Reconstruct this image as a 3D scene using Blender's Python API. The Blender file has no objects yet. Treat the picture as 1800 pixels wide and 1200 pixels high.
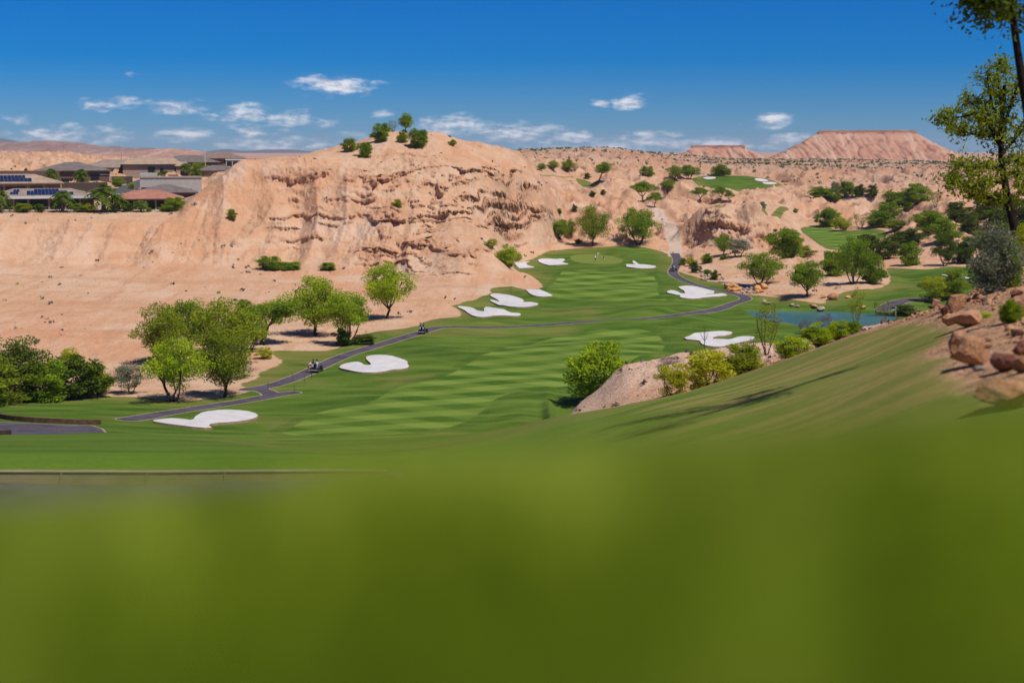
import bpy, bmesh, math, random
import numpy as np
from mathutils import Vector, Matrix, noise as mnoise
S = bpy.context.scene
COL = S.collection
random.seed(11)
RNG = np.random.default_rng(11)
# ------------------------------------------------------------------ camera model (photo pixels 1800 x 1200, 50 mm lens)
F = 2500.0
PITCH = math.radians(7.63)
CT, ST = math.cos(PITCH), math.sin(PITCH)
SUN_EL, SUN_AZ = 61.0, 128.0       # azimuth clockwise from +Y (the viewing direction)

def ray(px, py):
    u = (np.asarray(px, float) - 900.0) / F
    v = -(np.asarray(py, float) - 600.0) / F
    return u, CT + v * ST, -ST + v * CT

def azt(px, py):
    x, y, z = ray(px, py)
    return np.arctan2(x, y), z / np.hypot(x, y)

def at(px, py, r):
    a, t = azt(px, py)
    return np.array([math.sin(a) * r, math.cos(a) * r, t * r])

# ------------------------------------------------------------------ noise
_perm = np.random.default_rng(5).permutation(256).astype(np.int32)
_perm = np.concatenate([_perm, _perm, _perm])
_ga = np.random.default_rng(6).uniform(0, 2 * np.pi, 256).astype(np.float32)
_gx, _gy = np.cos(_ga), np.sin(_ga)

def perlin(x, y, seed=0):
    x = np.asarray(x, np.float32) + np.float32(seed * 17.31 + 1000)
    y = np.asarray(y, np.float32) + np.float32(seed * 7.77 + 1000)
    xi = np.floor(x).astype(np.int32); yi = np.floor(y).astype(np.int32)
    xf = x - xi; yf = y - yi
    u = xf * xf * xf * (xf * (xf * 6 - 15) + 10); v = yf * yf * yf * (yf * (yf * 6 - 15) + 10)
    xi &= 255; yi &= 255
    def g(ix, iy, dx, dy):
        h = _perm[_perm[ix] + iy]
        return _gx[h] * dx + _gy[h] * dy
    a = g(xi, yi, xf, yf); b = g(xi + 1, yi, xf - 1, yf)
    c = g(xi, yi + 1, xf, yf - 1); d = g(xi + 1, yi + 1, xf - 1, yf - 1)
    return ((a + u * (b - a)) * (1 - v) + (c + u * (d - c)) * v) * 1.5

def fbm(x, y, octv=4, seed=0, gain=0.5):
    s = 0; a = 1.0; f = 1.0
    for i in range(octv):
        s = s + a * perlin(x * f, y * f, seed + i * 3); a *= gain; f *= 2.03
    return s

def sstep(a, b, x):
    t = np.clip((x - a) / (b - a), 0, 1)
    return t * t * (3 - 2 * t)

# ------------------------------------------------------------------ terrain: ordered profile lines, near to far
# entries (px, py, r) put the line where that view ray is r metres away; (px, 'z', z, r) give the height itself
def Zc(x, z, r): return (x, 'z', z, r)
CURVES = [
 [Zc(-300, -.150, .2), Zc(2100, -.14, .2)],
 [Zc(-300, -.158, .5), Zc(2100, -.134, .5)],
 [(-300, 945, .7), (0, 930, .7), (450, 890, .7), (650, 850, .7), (900, 842, .7), (1300, 812, .7), (1800, 778, .72), (2100, 770, .72)],
 [(-300, 995, 1.3), (0, 980, 1.3), (450, 938, 1.3), (650, 895, 1.3), (900, 888, 1.3), (1300, 842, 1.3), (1800, 800, 1.4), (2100, 795, 1.4)],
 [(-300, 1010, 5), (0, 995, 5), (450, 950, 5), (900, 892, 5), (1300, 840, 5), (1800, 795, 5), (2100, 790, 5)],
 [(-300, 940, 31), (0, 940, 31), (300, 935, 31), (600, 900, 28), (800, 858, 25), (900, 848, 21), (1000, 818, 20), (1200, 792, 18), (1400, 765, 16), (1600, 738, 13), (1800, 735, 11), (2100, 735, 11)],
 [(-300, 852, 35.4), (0, 853, 35.4), (300, 854, 35.4), (600, 842, 36.4), (800, 818, 37.4), (900, 803, 37), (990, 768, 36), (1100, 742, 31), (1300, 702, 28), (1500, 657, 24), (1650, 625, 20), (1750, 612, 19), (1800, 600, 19), (2100, 590, 19)],
 [(-300, 828, 36.6), (0, 829, 36.6), (300, 830, 36.6), (600, 826, 37.6), (800, 814, 38.6), (900, 798, 38.4), (990, 764, 37.4), (1100, 740, 32.4), (1300, 699, 29.4), (1500, 653, 25.4), (1650, 620, 21.4), (1750, 606, 20.4), (1800, 594, 20.4), (2100, 584, 20.4)],
 [(-300, 801, 50), (0, 799, 50), (300, 800, 50), (600, 806, 50), (700, 801, 50), (850, 784, 48), (990, 748, 45), (1100, 725, 40.5), (1300, 680, 37.5), (1500, 623, 33.5), (1650, 578, 29.5), (1720, 566, 27), (1800, 552, 26.5), (2100, 538, 26.5)],
 [(-300, 781, 62), (0, 778, 62), (300, 782, 61), (600, 797, 58), (700, 794, 57), (850, 776, 54), (990, 740, 49.5), (1100, 717, 45.5), (1300, 669, 42), (1500, 607, 38), (1650, 558, 34.5), (1720, 546, 31), (1800, 531, 30), (2100, 518, 30)],
 [(-300, 770, 75), (0, 764, 75), (150, 761, 75), (250, 764, 72), (400, 774, 70), (550, 788, 66), (700, 788, 64), (850, 768, 60), (990, 732, 54), (1100, 711, 50), (1200, 690, 48), (1300, 660, 46), (1400, 627, 44), (1500, 592, 42), (1600, 560, 40), (1660, 541, 38), (1720, 530, 34), (1800, 515, 33), (2100, 500, 33)],
 [(-300, 790, 110), (0, 785, 110), (200, 778, 110), (300, 778, 110), (550, 782, 105), (700, 771, 105), (850, 760, 95), (950, 742, 82), (1000, 737, 75), (1100, 719, 68), (1200, 696, 64), (1300, 668, 62), (1400, 636, 60), (1500, 601, 60), (1600, 572, 60), (1660, 550, 58), (1700, 522, 56), (1740, 487, 58), (1800, 448, 60), (2100, 420, 62)],
 [(-300, 745, 150), (0, 743, 152), (100, 745, 152), (300, 742, 160), (500, 745, 160), (700, 742, 160), (850, 737, 163), (920, 744, 158), (950, 757, 155), (972, 762, 132), (986, 748, 102), (1002, 729, 95), (1050, 685, 95), (1110, 640, 95), (1160, 630, 97), (1205, 621, 99), (1243, 616, 101), (1277, 611, 102), (1310, 605, 101), (1367, 607, 100), (1400, 604, 99), (1425, 600, 98), (1480, 592, 95), (1560, 574, 92), (1650, 560, 90), (1740, 520, 90), (1800, 475, 90), (2100, 440, 90)],
 [Zc(-300, -30.6, 205), Zc(0, -30.8, 205), Zc(300, -31, 205), Zc(900, -31, 200), Zc(960, -31, 192), Zc(1000, -31.3, 155), Zc(1500, -32, 150), Zc(1600, -31.5, 150), Zc(1700, -28, 150), Zc(1800, -24, 150), Zc(2100, -20, 150)],
 [Zc(-300, -29.2, 255), Zc(0, -29.6, 255), Zc(300, -30.2, 255), Zc(600, -31, 255), Zc(1200, -31, 255), Zc(1290, -31.7, 255), Zc(1600, -31.9, 255), Zc(1700, -31, 255), Zc(1800, -29, 255), Zc(2100, -26, 255)],
 [Zc(-300, -29.3, 290), Zc(0, -29.3, 290), Zc(300, -29.6, 290), Zc(600, -30.3, 285), Zc(760, -30.6, 280), (830, 543, 282), Zc(920, -31, 290), Zc(1200, -31, 290), Zc(1290, -31.8, 290), Zc(1600, -31.8, 290), Zc(1800, -30, 290), Zc(2100, -28, 290)],
 [(-300, 474, 345), (0, 472, 345), (300, 470, 345), (500, 470, 345), (560, 477, 338), (700, 489, 328), (800, 500, 312), (860, 488, 322), (890, 484, 328), (915, 483, 335), (940, 496, 325), (960, 506, 316), Zc(1000, -30.8, 325), (1200, 490, 350), (1300, 505, 335), (1400, 505, 325), (1500, 500, 328), (1600, 478, 360), (1700, 472, 365), (1800, 465, 370), (2100, 460, 370)],
 [(-300, 435, 357), (0, 435, 357), (300, 435, 357), (500, 425, 360), (700, 440, 345), (820, 440, 335), (860, 433, 350), (890, 456, 354), Zc(915, -31, 372), Zc(950, -31, 372), Zc(1000, -30.8, 375), (1200, 465, 392), (1300, 470, 375), (1400, 472, 370), (1500, 472, 375), (1600, 462, 385), (1700, 457, 390), (1800, 450, 390), (2100, 440, 390)],
 [(-300, 392, 368), (0, 392, 368), (300, 394, 368), (400, 392, 370), (500, 370, 374), (600, 378, 366), (700, 390, 360), (820, 385, 362), (860, 395, 378), (900, 432, 400), (950, 445, 408), (1000, 437, 425), (1100, 433, 432), (1180, 442, 427), (1280, 446, 407), (1330, 450, 400), (1400, 446, 410), (1470, 441, 430), (1560, 440, 425), (1640, 440, 412), (1800, 430, 415), (2100, 420, 420)],
 [(-300, 375, 386), (0, 375, 386), (310, 374, 386), (322, 362, 387), (340, 346, 388), (385, 314, 389), (430, 280, 390), (480, 283, 391), (560, 274, 393), (600, 286, 389), (700, 292, 389), (800, 290, 392), (860, 292, 408), (905, 296, 424), (945, 326, 436), (1000, 402, 455), (1100, 405, 456), (1200, 402, 466), (1270, 405, 452), (1340, 425, 450), (1420, 416, 490), (1500, 411, 500), (1560, 406, 500), (1640, 396, 470), (1700, 395, 470), (1800, 385, 470), (2100, 380, 470)],
 [(-300, 352, 430), (0, 352, 430), (250, 349, 430), (330, 345, 430), (400, 310, 425), (450, 285, 420), (520, 276, 415), (560, 268, 420), (600, 260, 425), (650, 245, 428), (690, 235, 430), (750, 234, 432), (800, 247, 430), (850, 261, 434), (905, 276, 446), (945, 312, 466), (1000, 372, 490), (1100, 359, 500), (1160, 365, 498), (1220, 372, 506), (1290, 369, 520), (1370, 376, 530), (1420, 396, 540), (1500, 392, 545), (1560, 386, 545), (1640, 366, 522), (1800, 352, 522), (2100, 350, 522)],
 [(-300, 328, 480), (0, 326, 480), (300, 316, 480), (420, 315, 490), (480, 312, 500), (560, 312, 520), (700, 310, 540), (850, 305, 550), (900, 300, 550), (950, 297, 558), (1000, 318, 560), (1100, 331, 556), (1200, 345, 580), (1260, 341, 590), (1350, 346, 590), (1450, 356, 595), (1550, 351, 600), (1700, 346, 590), (1800, 336, 590), (2100, 330, 590)],
 [(-300, 279, 620), (0, 279, 620), (80, 278, 620), (150, 283, 620), (230, 291, 620), (300, 296, 620), (430, 296, 640), (700, 290, 650), (900, 287, 650), (950, 285, 650), (1000, 286, 650), (1100, 292, 660), (1200, 305, 672), (1300, 306, 680), (1400, 308, 690), (1500, 310, 710), (1600, 310, 720), (1800, 306, 720), (2100, 300, 720)],
 [(-300, 284, 900), (300, 284, 900), (700, 276, 850), (880, 270, 850), (940, 265, 860), (1000, 262, 880), (1050, 263, 880), (1100, 266, 900), (1190, 274, 950), (1300, 282, 1000), (1400, 283, 1000), (1600, 285, 1000), (1700, 290, 1000), (1800, 290, 1000), (2100, 285, 1000)],
 [Zc(-300, -12, 1400), Zc(300, -12, 1400), Zc(1000, -9, 1400), Zc(1200, -9, 1400), Zc(2100, -10, 1400)],
 [Zc(-300, -16, 2600), Zc(2100, -14, 2600)],
 [Zc(-300, -18, 7000), Zc(2100, -18, 7000)],
 [Zc(-300, -18, 16000), Zc(2100, -18, 16000)],
]

def pchip_slopes(x, y):
    h = np.diff(x, axis=0); d = np.diff(y, axis=0) / h
    m = np.zeros_like(y)
    w1 = 2 * h[1:] + h[:-1]; w2 = h[1:] + 2 * h[:-1]
    ok = d[1:] * d[:-1] > 0
    with np.errstate(all='ignore'):
        hm = (w1 + w2) / (w1 / np.where(ok, d[:-1], 1) + w2 / np.where(ok, d[1:], 1))
    m[1:-1] = np.where(ok, hm, 0)
    m[0] = d[0]; m[-1] = d[-1]
    return m

def pchip_eval(x, y, xq):           # 1-D
    m = pchip_slopes(x, y)
    i = np.clip(np.searchsorted(x, xq) - 1, 0, len(x) - 2)
    h = x[i + 1] - x[i]; t = np.clip((xq - x[i]) / h, 0, 1)
    t2 = t * t; t3 = t2 * t
    return (2*t3 - 3*t2 + 1) * y[i] + (t3 - 2*t2 + t) * h * m[i] + (-2*t3 + 3*t2) * y[i+1] + (t3 - t2) * h * m[i+1]

A0 = float(azt(-130, 600)[0]); A1 = float(azt(1930, 600)[0])
NCD = 1340
AZ = np.concatenate([np.linspace(A0, A1, NCD), np.linspace(A1, A0 + 2 * np.pi, 90)[1:]])   # full circle, last = first
NC = len(AZ)
R = np.concatenate([np.geomspace(.2, 20, 150)[:-1], np.geomspace(20, 130, 230)[:-1], np.linspace(130, 470, 800)[:-1],
                    np.geomspace(470, 1050, 270)[:-1], np.geomspace(1050, 16000, 110)])
NR = len(R)

def build_heights():
    K = len(CURVES)
    rk = np.zeros((K, NC)); zk = np.zeros((K, NC))
    for k, c in enumerate(CURVES):
        a = []; r = []; z = []
        for e in c:
            if e[1] == 'z':
                a.append(float(azt(e[0], 500)[0])); r.append(e[3]); z.append(e[2])
            else:
                aa, t = azt(e[0], e[1]); a.append(float(aa)); r.append(e[2]); z.append(float(t) * e[2])
        a = np.array(a); r = np.array(r, float); z = np.array(z)
        a = np.concatenate([[a[0] - .05], a, [a[-1] + .05, a[0] + 2 * np.pi - .05, a[0] + 2 * np.pi]])
        r = np.concatenate([[r[0]], r, [r[-1], r[0], r[0]]]); z = np.concatenate([[z[0]], z, [z[-1], z[0], z[0]]])
        rk[k] = np.exp(pchip_eval(a, np.log(r), AZ)); zk[k] = pchip_eval(a, z, AZ)
    for k in range(1, K):
        rk[k] = np.maximum(rk[k], rk[k-1] * 1.004 + .05)
    # a little smoothing along the lines
    ker = np.exp(-.5 * (np.arange(-9, 10) / 2.0) ** 2); ker /= ker.sum()
    for arr in (rk, zk):
        for k in range(K):
            e = np.concatenate([arr[k, -10:-1], arr[k], arr[k, 1:10]])
            arr[k] = np.convolve(e, ker, 'valid')
    Z = np.zeros((NR, NC))
    m = pchip_slopes(rk, zk)
    for j in range(NC):
        x = rk[:, j]; i = np.clip(np.searchsorted(x, R) - 1, 0, K - 2)
        h = x[i + 1] - x[i]; t = np.clip((R - x[i]) / h, 0, 1); t2 = t * t; t3 = t2 * t
        Z[:, j] = (2*t3 - 3*t2 + 1) * zk[i, j] + (t3 - 2*t2 + t) * h * m[i, j] + (-2*t3 + 3*t2) * zk[i+1, j] + (t3 - t2) * h * m[i+1, j]
    return rk, zk, Z

RK, ZK, Z = build_heights()
SA, CA = np.sin(AZ), np.cos(AZ)
X = R[:, None] * SA[None, :]; Y = R[:, None] * CA[None, :]

def H(x, y):
    r = np.hypot(x, y); a = np.arctan2(x, y)
    a = np.where(a < AZ[0], a + 2 * np.pi, a)
    i = np.clip(np.searchsorted(R, r) - 1, 0, NR - 2); j = np.clip(np.searchsorted(AZ, a) - 1, 0, NC - 2)
    fi = np.clip((r - R[i]) / (R[i+1] - R[i]), 0, 1); fj = np.clip((a - AZ[j]) / (AZ[j+1] - AZ[j]), 0, 1)
    return (Z[i, j] * (1-fi) + Z[i+1, j] * fi) * (1-fj) + (Z[i, j+1] * (1-fi) + Z[i+1, j+1] * fi) * fj

def pick(px, py, rmin=100.0, rmax=3000.0):
    a, t = azt(px, py); a = float(a); t = float(t)
    r = np.concatenate([np.arange(rmin, 700, .35), np.arange(max(700, rmin), rmax, 3.0)]) if rmin > 15 else np.concatenate([np.geomspace(max(rmin, .3), 60, 700), np.arange(60, 700, .5)])
    h = H(math.sin(a) * r, math.cos(a) * r); d = h - t * r
    below = d < 0
    k = 0
    if not below[0]:
        nb = np.argmax(below)
        if not below[nb]: k = None
        else: k = nb
    if k is not None:
        ab = np.where(~below[k:])[0]
        if len(ab):
            q = k + ab[0]; f = d[q-1] / (d[q-1] - d[q]) if q > 0 else 0
            rr = r[q-1] + f * (r[q] - r[q-1]) if q > 0 else r[q]
            return np.array([math.sin(a) * rr, math.cos(a) * rr, t * rr])
    q = int(np.argmin(np.abs(d)))
    return np.array([math.sin(a) * r[q], math.cos(a) * r[q], float(h[q])])

def azr(px, r, py=500):             # a point of the ground on that azimuth, r metres out
    a = float(azt(px, py)[0]); x, y = math.sin(a) * r, math.cos(a) * r
    return np.array([x, y, float(H(x, y))])

# ---- mounds and buttes added to the swept profile
def add_mound(px, py, r, rx, ry, ang=0.0, seed=0, flat=0.0, rough=0.25):
    p = at(px, py, r); dz = p[2] - float(H(p[0], p[1]))
    if dz <= 0.1: return
    ii = slice(*np.searchsorted(R, [max(r - 3 * max(rx, ry), 1), r + 3 * max(rx, ry)]))
    xx, yy = X[ii, :NCD] - p[0], Y[ii, :NCD] - p[1]
    c, s = math.cos(ang), math.sin(ang)
    u = (xx * c + yy * s) / rx; v = (-xx * s + yy * c) / ry
    d = np.sqrt(u * u + v * v) + rough * fbm(xx / (rx * .8), yy / (rx * .8), 3, seed)
    f = 1 - sstep(flat, 1.0, d)
    Z[ii, :NCD] += dz * f

MOUNDS = [
 (1300, 359, 440, 17, 20, .2, 1, .12), (1250, 390, 440, 12, 12, 0, 2, .1), (1350, 392, 430, 13, 14, 0, 3, .05),
 (1215, 392, 448, 9, 8, 0, 4, .1), (1385, 455, 372, 9, 8, .3, 5, 0), (1330, 478, 372, 9, 7, .3, 6, 0),
 (1450, 452, 392, 10, 8, 0, 7, 0), (1490, 503, 345, 10, 5, 0, 8, 0), (1565, 462, 400, 9, 7, 0, 9, 0), (1632, 420, 440, 9, 10, .2, 10, .1),
 (1600, 388, 495, 9, 8, 0, 11, .1), (1450, 345, 640, 22, 14, 0, 12, .1), (1400, 372, 560, 16, 12, 0, 13, 0),
 (1560, 345, 640, 26, 16, 0, 14, 0), (1680, 325, 680, 30, 18, 0, 15, 0), (1590, 300, 720, 40, 22, 0, 16, 0), (1500, 306, 700, 22, 16, 0, 17, 0),
 (1075, 318, 545, 14, 10, 0, 18, .2), (1195, 330, 560, 16, 12, 0, 19, .2), (1110, 345, 520, 9, 8, 0, 20, .1), (1030, 345, 520, 15, 12, 0, 21, 0),
 (990, 350, 500, 10, 9, 0, 22, 0), (1210, 388, 470, 12, 8, 0, 26, .1), (1700, 360, 540, 18, 14, 0, 27, 0),
 (160, 694, 192, 9, 6, 0, 30, 0), (60, 703, 186, 8, 5, 0, 31, 0), (1390, 515, 330, 8, 5, 0, 32, 0),
 (60, 276, 640, 40, 20, 0, 40, .1), (1020, 262, 860, 60, 40, 0, 41, 0), (940, 268, 800, 40, 30, 0, 42, 0), (960, 300, 600, 30, 20, 0, 43, 0),
]
for m_ in MOUNDS: add_mound(*m_)
# ------------------------------------------------------------------ ground zones (outlines in world x, y)
def PP(pts, rmin=120.0):
    return np.array([pick(x, y, rmin)[:2] for x, y in pts])

def sdf(px_, py_, poly):
    n = len(poly); d2 = np.full(px_.shape, 1e12, np.float32); ins = np.zeros(px_.shape, bool)
    for i in range(n):
        ax, ay = poly[i]; bx, by = poly[(i + 1) % n]
        ex, ey = bx - ax, by - ay; L = ex * ex + ey * ey + 1e-9
        wx, wy = px_ - ax, py_ - ay
        t = np.clip((wx * ex + wy * ey) / L, 0, 1)
        dx, dy = wx - t * ex, wy - t * ey
        d2 = np.minimum(d2, dx * dx + dy * dy)
        cr = ((ay > py_) != (by > py_)) & (px_ < ex * (py_ - ay) / (by - ay + 1e-12) + ax)
        ins ^= cr
    d = np.sqrt(d2)
    return np.where(ins, d, -d)

def dist_line(px_, py_, line):
    d2 = np.full(px_.shape, 1e12, np.float32)
    for i in range(len(line) - 1):
        ax, ay = line[i]; bx, by = line[i + 1]
        ex, ey = bx - ax, by - ay; L = ex * ex + ey * ey + 1e-9
        wx, wy = px_ - ax, py_ - ay
        t = np.clip((wx * ex + wy * ey) / L, 0, 1)
        dx, dy = wx - t * ex, wy - t * ey
        d2 = np.minimum(d2, dx * dx + dy * dy)
    return np.sqrt(d2)

def smooth_closed(p, n=3, it=1):
    for _ in range(it):                       # Chaikin corner cutting
        q = np.roll(p, -1, axis=0)
        p = np.stack([.75 * p + .25 * q, .25 * p + .75 * q], 1).reshape(-1, 2)
    return p

def smooth_open(p, it=2):
    p = np.asarray(p, float)
    for _ in range(it):
        a, b = p[:-1], p[1:]
        m = np.stack([.75 * a + .25 * b, .25 * a + .75 * b], 1).reshape(-1, p.shape[1])
        p = np.vstack([p[:1], m, p[-1:]])
    return p

NEG = -60.0
def zone_field(poly, margin=12.0):
    out = np.full(Z.shape, NEG, np.float32)
    lo = poly.min(0) - margin; hi = poly.max(0) + margin
    m = (X > lo[0]) & (X < hi[0]) & (Y > lo[1]) & (Y < hi[1])
    if m.any():
        out[m] = np.maximum(sdf(X[m].astype(np.float32), Y[m].astype(np.float32), poly), NEG)
    return out

def line_field(line, half, margin=8.0):
    out = np.full(Z.shape, NEG, np.float32)
    lo = line.min(0) - margin; hi = line.max(0) + margin
    m = (X > lo[0]) & (X < hi[0]) & (Y > lo[1]) & (Y < hi[1])
    out[m] = half - dist_line(X[m].astype(np.float32), Y[m].astype(np.float32), line)
    return out

# valley turf: pixel outline on the far and side edges, then behind the near crest
valley_px = [(-130, 712), (0, 708), (60, 705), (145, 697), (216, 696), (287, 702), (320, 705), (370, 701), (425, 692), (444, 683), (418, 676), (438, 670), (456, 664), (452, 655), (475, 648), (500, 636), (478, 622), (455, 621), (477, 616), (536, 617), (572, 617), (602, 610), (616, 592), (662, 582), (708, 578), (739, 571), (748, 564), (779, 558.5), (809, 557), (811, 551), (804, 542), (791, 537), (808, 535), (814, 530), (839, 527), (842, 521), (858, 518), (864, 514), (859, 508), (875, 504.5), (896, 503), (912, 506), (924, 509), (944, 508.5), (957, 504.5)]
valley_px2 = [(900, 466), (905, 457), (935, 456), (955, 445), (973, 439), (1010, 436), (1072, 433), (1127, 433), (1158, 440), (1180, 448), (1187, 457), (1186, 468), (1195, 479), (1226, 487), (1240, 494), (1262, 495), (1275, 501), (1281, 513), (1343, 520), (1399, 527), (1425, 531), (1446, 535), (1452, 527), (1476, 516), (1508, 508), (1544, 508), (1566, 496), (1562, 480), (1556, 470), (1592, 472), (1632, 474), (1664, 468), (1700, 469), (1800, 467), (1930, 466)]
vt = [pick(x, y, 140)[:2] for x, y in valley_px] + [azr(935, 345)[:2], azr(912, 362)[:2]] + [pick(x, y, 300)[:2] for x, y in valley_px2]
vt += [azr(1930, 180)[:2], azr(1700, 190)[:2], azr(1560, 150)[:2], azr(1400, 128)[:2], azr(1230, 124)[:2], azr(1120, 120)[:2], azr(1040, 112)[:2], azr(990, 100)[:2], azr(965, 92)[:2], azr(920, 100)[:2], azr(860, 130)[:2], azr(-130, 130)[:2]]
VALLEY = smooth_closed(np.array(vt))
near = [azr(-130, 140)[:2], azr(400, 140)[:2], azr(860, 140)[:2], azr(930, 106)[:2], azr(972, 86)[:2], azr(990, 62)[:2], azr(1000, 55.4)[:2], azr(1100, 51)[:2], azr(1200, 49)[:2], azr(1300, 47)[:2], azr(1400, 45)[:2], azr(1500, 42.6)[:2]]
near += [pick(x, y, 3)[:2] for x, y in [(1530, 584), (1562, 572), (1610, 573), (1662, 574), (1652, 600), (1634, 627), (1633, 655), (1665, 659), (1703, 656), (1730, 690), (1800, 704), (1930, 712)]]
near += [azr(2300, 9)[:2], azr(2600, 7)[:2], np.array([6.0, -4.0]), np.array([-8.0, -4.0]), azr(-900, 30)[:2], azr(-500, 90)[:2]]
NEAR = np.array(near)
UP = {
 'a': [(1214, 315), (1229, 328), (1257, 337), (1294, 340), (1312, 334), (1383, 329), (1355, 315.5), (1318, 310), (1282, 308.5), (1232, 309)],
 'b': [(1008, 312), (1023, 329), (1047, 329), (1055, 326), (1035, 317)],
 'c': [(1232, 368), (1241, 374), (1263, 369.5), (1296, 360), (1275, 357)],
 'd': [(1333, 366), (1355, 381), (1374, 374), (1391, 366), (1362, 363)],
 'e': [(1401, 395), (1423, 417), (1447, 436), (1466, 440), (1512, 437), (1567, 412), (1548, 402), (1515, 403), (1475, 406.5), (1450, 396)],
 'f': [(1408, 307), (1440, 306), (1490, 303.5), (1484, 301), (1440, 303)],
 'g': [(930, 303), (965, 306), (1000, 311), (1012, 313), (1000, 309), (960, 304)],
}
TURFS = [VALLEY, NEAR] + [smooth_closed(PP(v, 380)) for v in UP.values()]
FAIR1 = smooth_closed(PP([(483, 762), (520, 747), (553, 725), (607, 715), (653, 708), (680, 690), (700, 678), (757, 667), (800, 653), (827, 637), (857, 620), (913, 603), (946, 594), (1023, 583), (1085, 577), (1147, 581), (1171, 597), (1162, 616), (1122, 632), (1060, 660), (1002, 679), (873, 695), (847, 725), (790, 752), (723, 762), (573, 768)], 140), it=2)
FAIR2 = smooth_closed(PP([(966, 502), (985, 483), (1020, 472), (1090, 475), (1130, 480), (1160, 492), (1152, 520), (1178, 541), (1150, 551), (1050, 558), (975, 556), (958, 535)], 300), it=2)
FAIR3 = smooth_closed(PP([(1406, 397), (1426, 416), (1450, 433), (1505, 434), (1555, 412), (1515, 405), (1475, 408.5), (1446, 399)], 420), it=2)
GREEN = smooth_closed(PP([(1001, 448), (1047, 446), (1097, 454), (1093, 463), (1066, 465.5), (1022, 462.5), (1004, 457)], 350), it=2)
PATH_PX = [[(437, 684), (468, 680), (500, 671), (540, 655), (575, 638), (610, 623), (650, 611), (690, 599), (720, 590), (745, 583), (765, 575.5), (795, 574), (835, 575), (878, 575.5), (949, 572), (1023, 565.5), (1116, 561), (1177, 556), (1224, 550), (1256, 545), (1276, 539), (1286, 534), (1300, 530.5), (1314, 525.5), (1304, 519), (1279, 513), (1245, 507), (1212, 497), (1190, 487), (1181, 479), (1187, 469), (1192, 458), (1186, 446)],
           [(225, 737), (262, 731), (300, 724), (360, 715), (420, 706), (460, 699), (488, 693), (512, 690)],
           [(1552, 545), (1560, 539), (1576, 531), (1600, 526), (1640, 523.5)], [(452, 683), (470, 688), (478, 694)]]
PATHS = [smooth_open(PP(p, 150)) for p in PATH_PX]
PATHS[0] = smooth_open(np.vstack([PP(PATH_PX[0][:21], 150), PP(PATH_PX[0][21:], 270)]))
DIRT = smooth_open(PP([(1187, 450), (1188, 433), (1182, 417), (1180, 403), (1172, 392), (1162, 382), (1157, 371), (1147, 364), (1136, 360)], 400))
LOWPATH = smooth_closed(np.array([pick(x, y, 120)[:2] for x, y in [(-130, 737), (-60, 738), (0, 741), (60, 744), (120, 746.5), (178, 747.5)]] + [azr(185, 140)[:2], azr(120, 134)[:2], azr(-130, 134)[:2]]))
NEARPATH = np.array([azr(-130, 36.1)[:2], azr(0, 36.1)[:2], azr(300, 36.1)[:2], azr(520, 36.5)[:2], azr(700, 37.0)[:2], azr(720, 34)[:2], azr(700, 31)[:2], azr(300, 30)[:2], azr(-130, 30)[:2]])
WATER_Z = -32.15
def onplane(px, py, z=WATER_Z):
    x, y, t = ray(px, py); s = z / t
    return np.array([x * s, y * s])
POND = smooth_closed(np.array([onplane(x, y) for x, y in [(1304, 549), (1318, 547), (1345, 546.5), (1383, 546.5), (1450, 547), (1500, 548.5), (1550, 552), (1580, 558), (1590, 572), (1560, 596), (1500, 606), (1440, 585), (1400, 574), (1377, 568), (1352, 563), (1323, 557)]]))
STREAM = smooth_open(PP([(1262, 496), (1290, 499), (1318, 502), (1345, 505)], 300), 1)

D_TURF = np.full(Z.shape, NEG, np.float32)
for p_ in TURFS: D_TURF = np.maximum(D_TURF, zone_field(p_))
D_FAIR = np.maximum(np.maximum(zone_field(FAIR1), zone_field(FAIR2)), zone_field(FAIR3))
D_GREEN = zone_field(GREEN)
D_POND = zone_field(POND)
D_PATH = np.maximum(zone_field(LOWPATH), zone_field(NEARPATH))
for p_, hw in zip(PATHS, (1.45, 1.45, 1.9, 1.3)): D_PATH = np.maximum(D_PATH, line_field(p_, hw))
D_DIRT = line_field(DIRT, 2.0)
STREET = smooth_open(PP([(190, 345), (213, 336), (232, 328), (256, 318), (275, 312)], 400), 1)
D_STREET = line_field(STREET, 4.0)
PAD = zone_field(np.array([azr(-130, 387.5)[:2], azr(120, 387.5)[:2], azr(318, 388)[:2], azr(345, 392)[:2], azr(345, 412)[:2], azr(-130, 412)[:2]]))

# ---- relief: soft mounding on the turf, erosion and ledges on the desert
RR = np.broadcast_to(R[:, None], Z.shape)
inview = np.ones(NC, bool); inview[NCD:] = False
desert = 1 - sstep(-6.0, -0.5, D_TURF)
flatz = np.maximum.reduce([sstep(-4, -.5, D_PATH), sstep(-4, -.5, D_STREET), sstep(-6, 0, PAD), sstep(-3, 0, D_GREEN), sstep(-4, 0, D_DIRT) * .7])
amp_t = sstep(165, 235, RR)
Z += (1 - flatz) * (1 - desert) * amp_t * (1.0 * perlin(X / 26, Y / 20, 1) + .55 * perlin(X / 10, Y / 8, 2) * (1 - .7 * sstep(-2, 2, D_FAIR))) * sstep(0, 6, D_TURF)
midr = sstep(140, 230, RR) * (1 - sstep(1100, 1700, RR))
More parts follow.
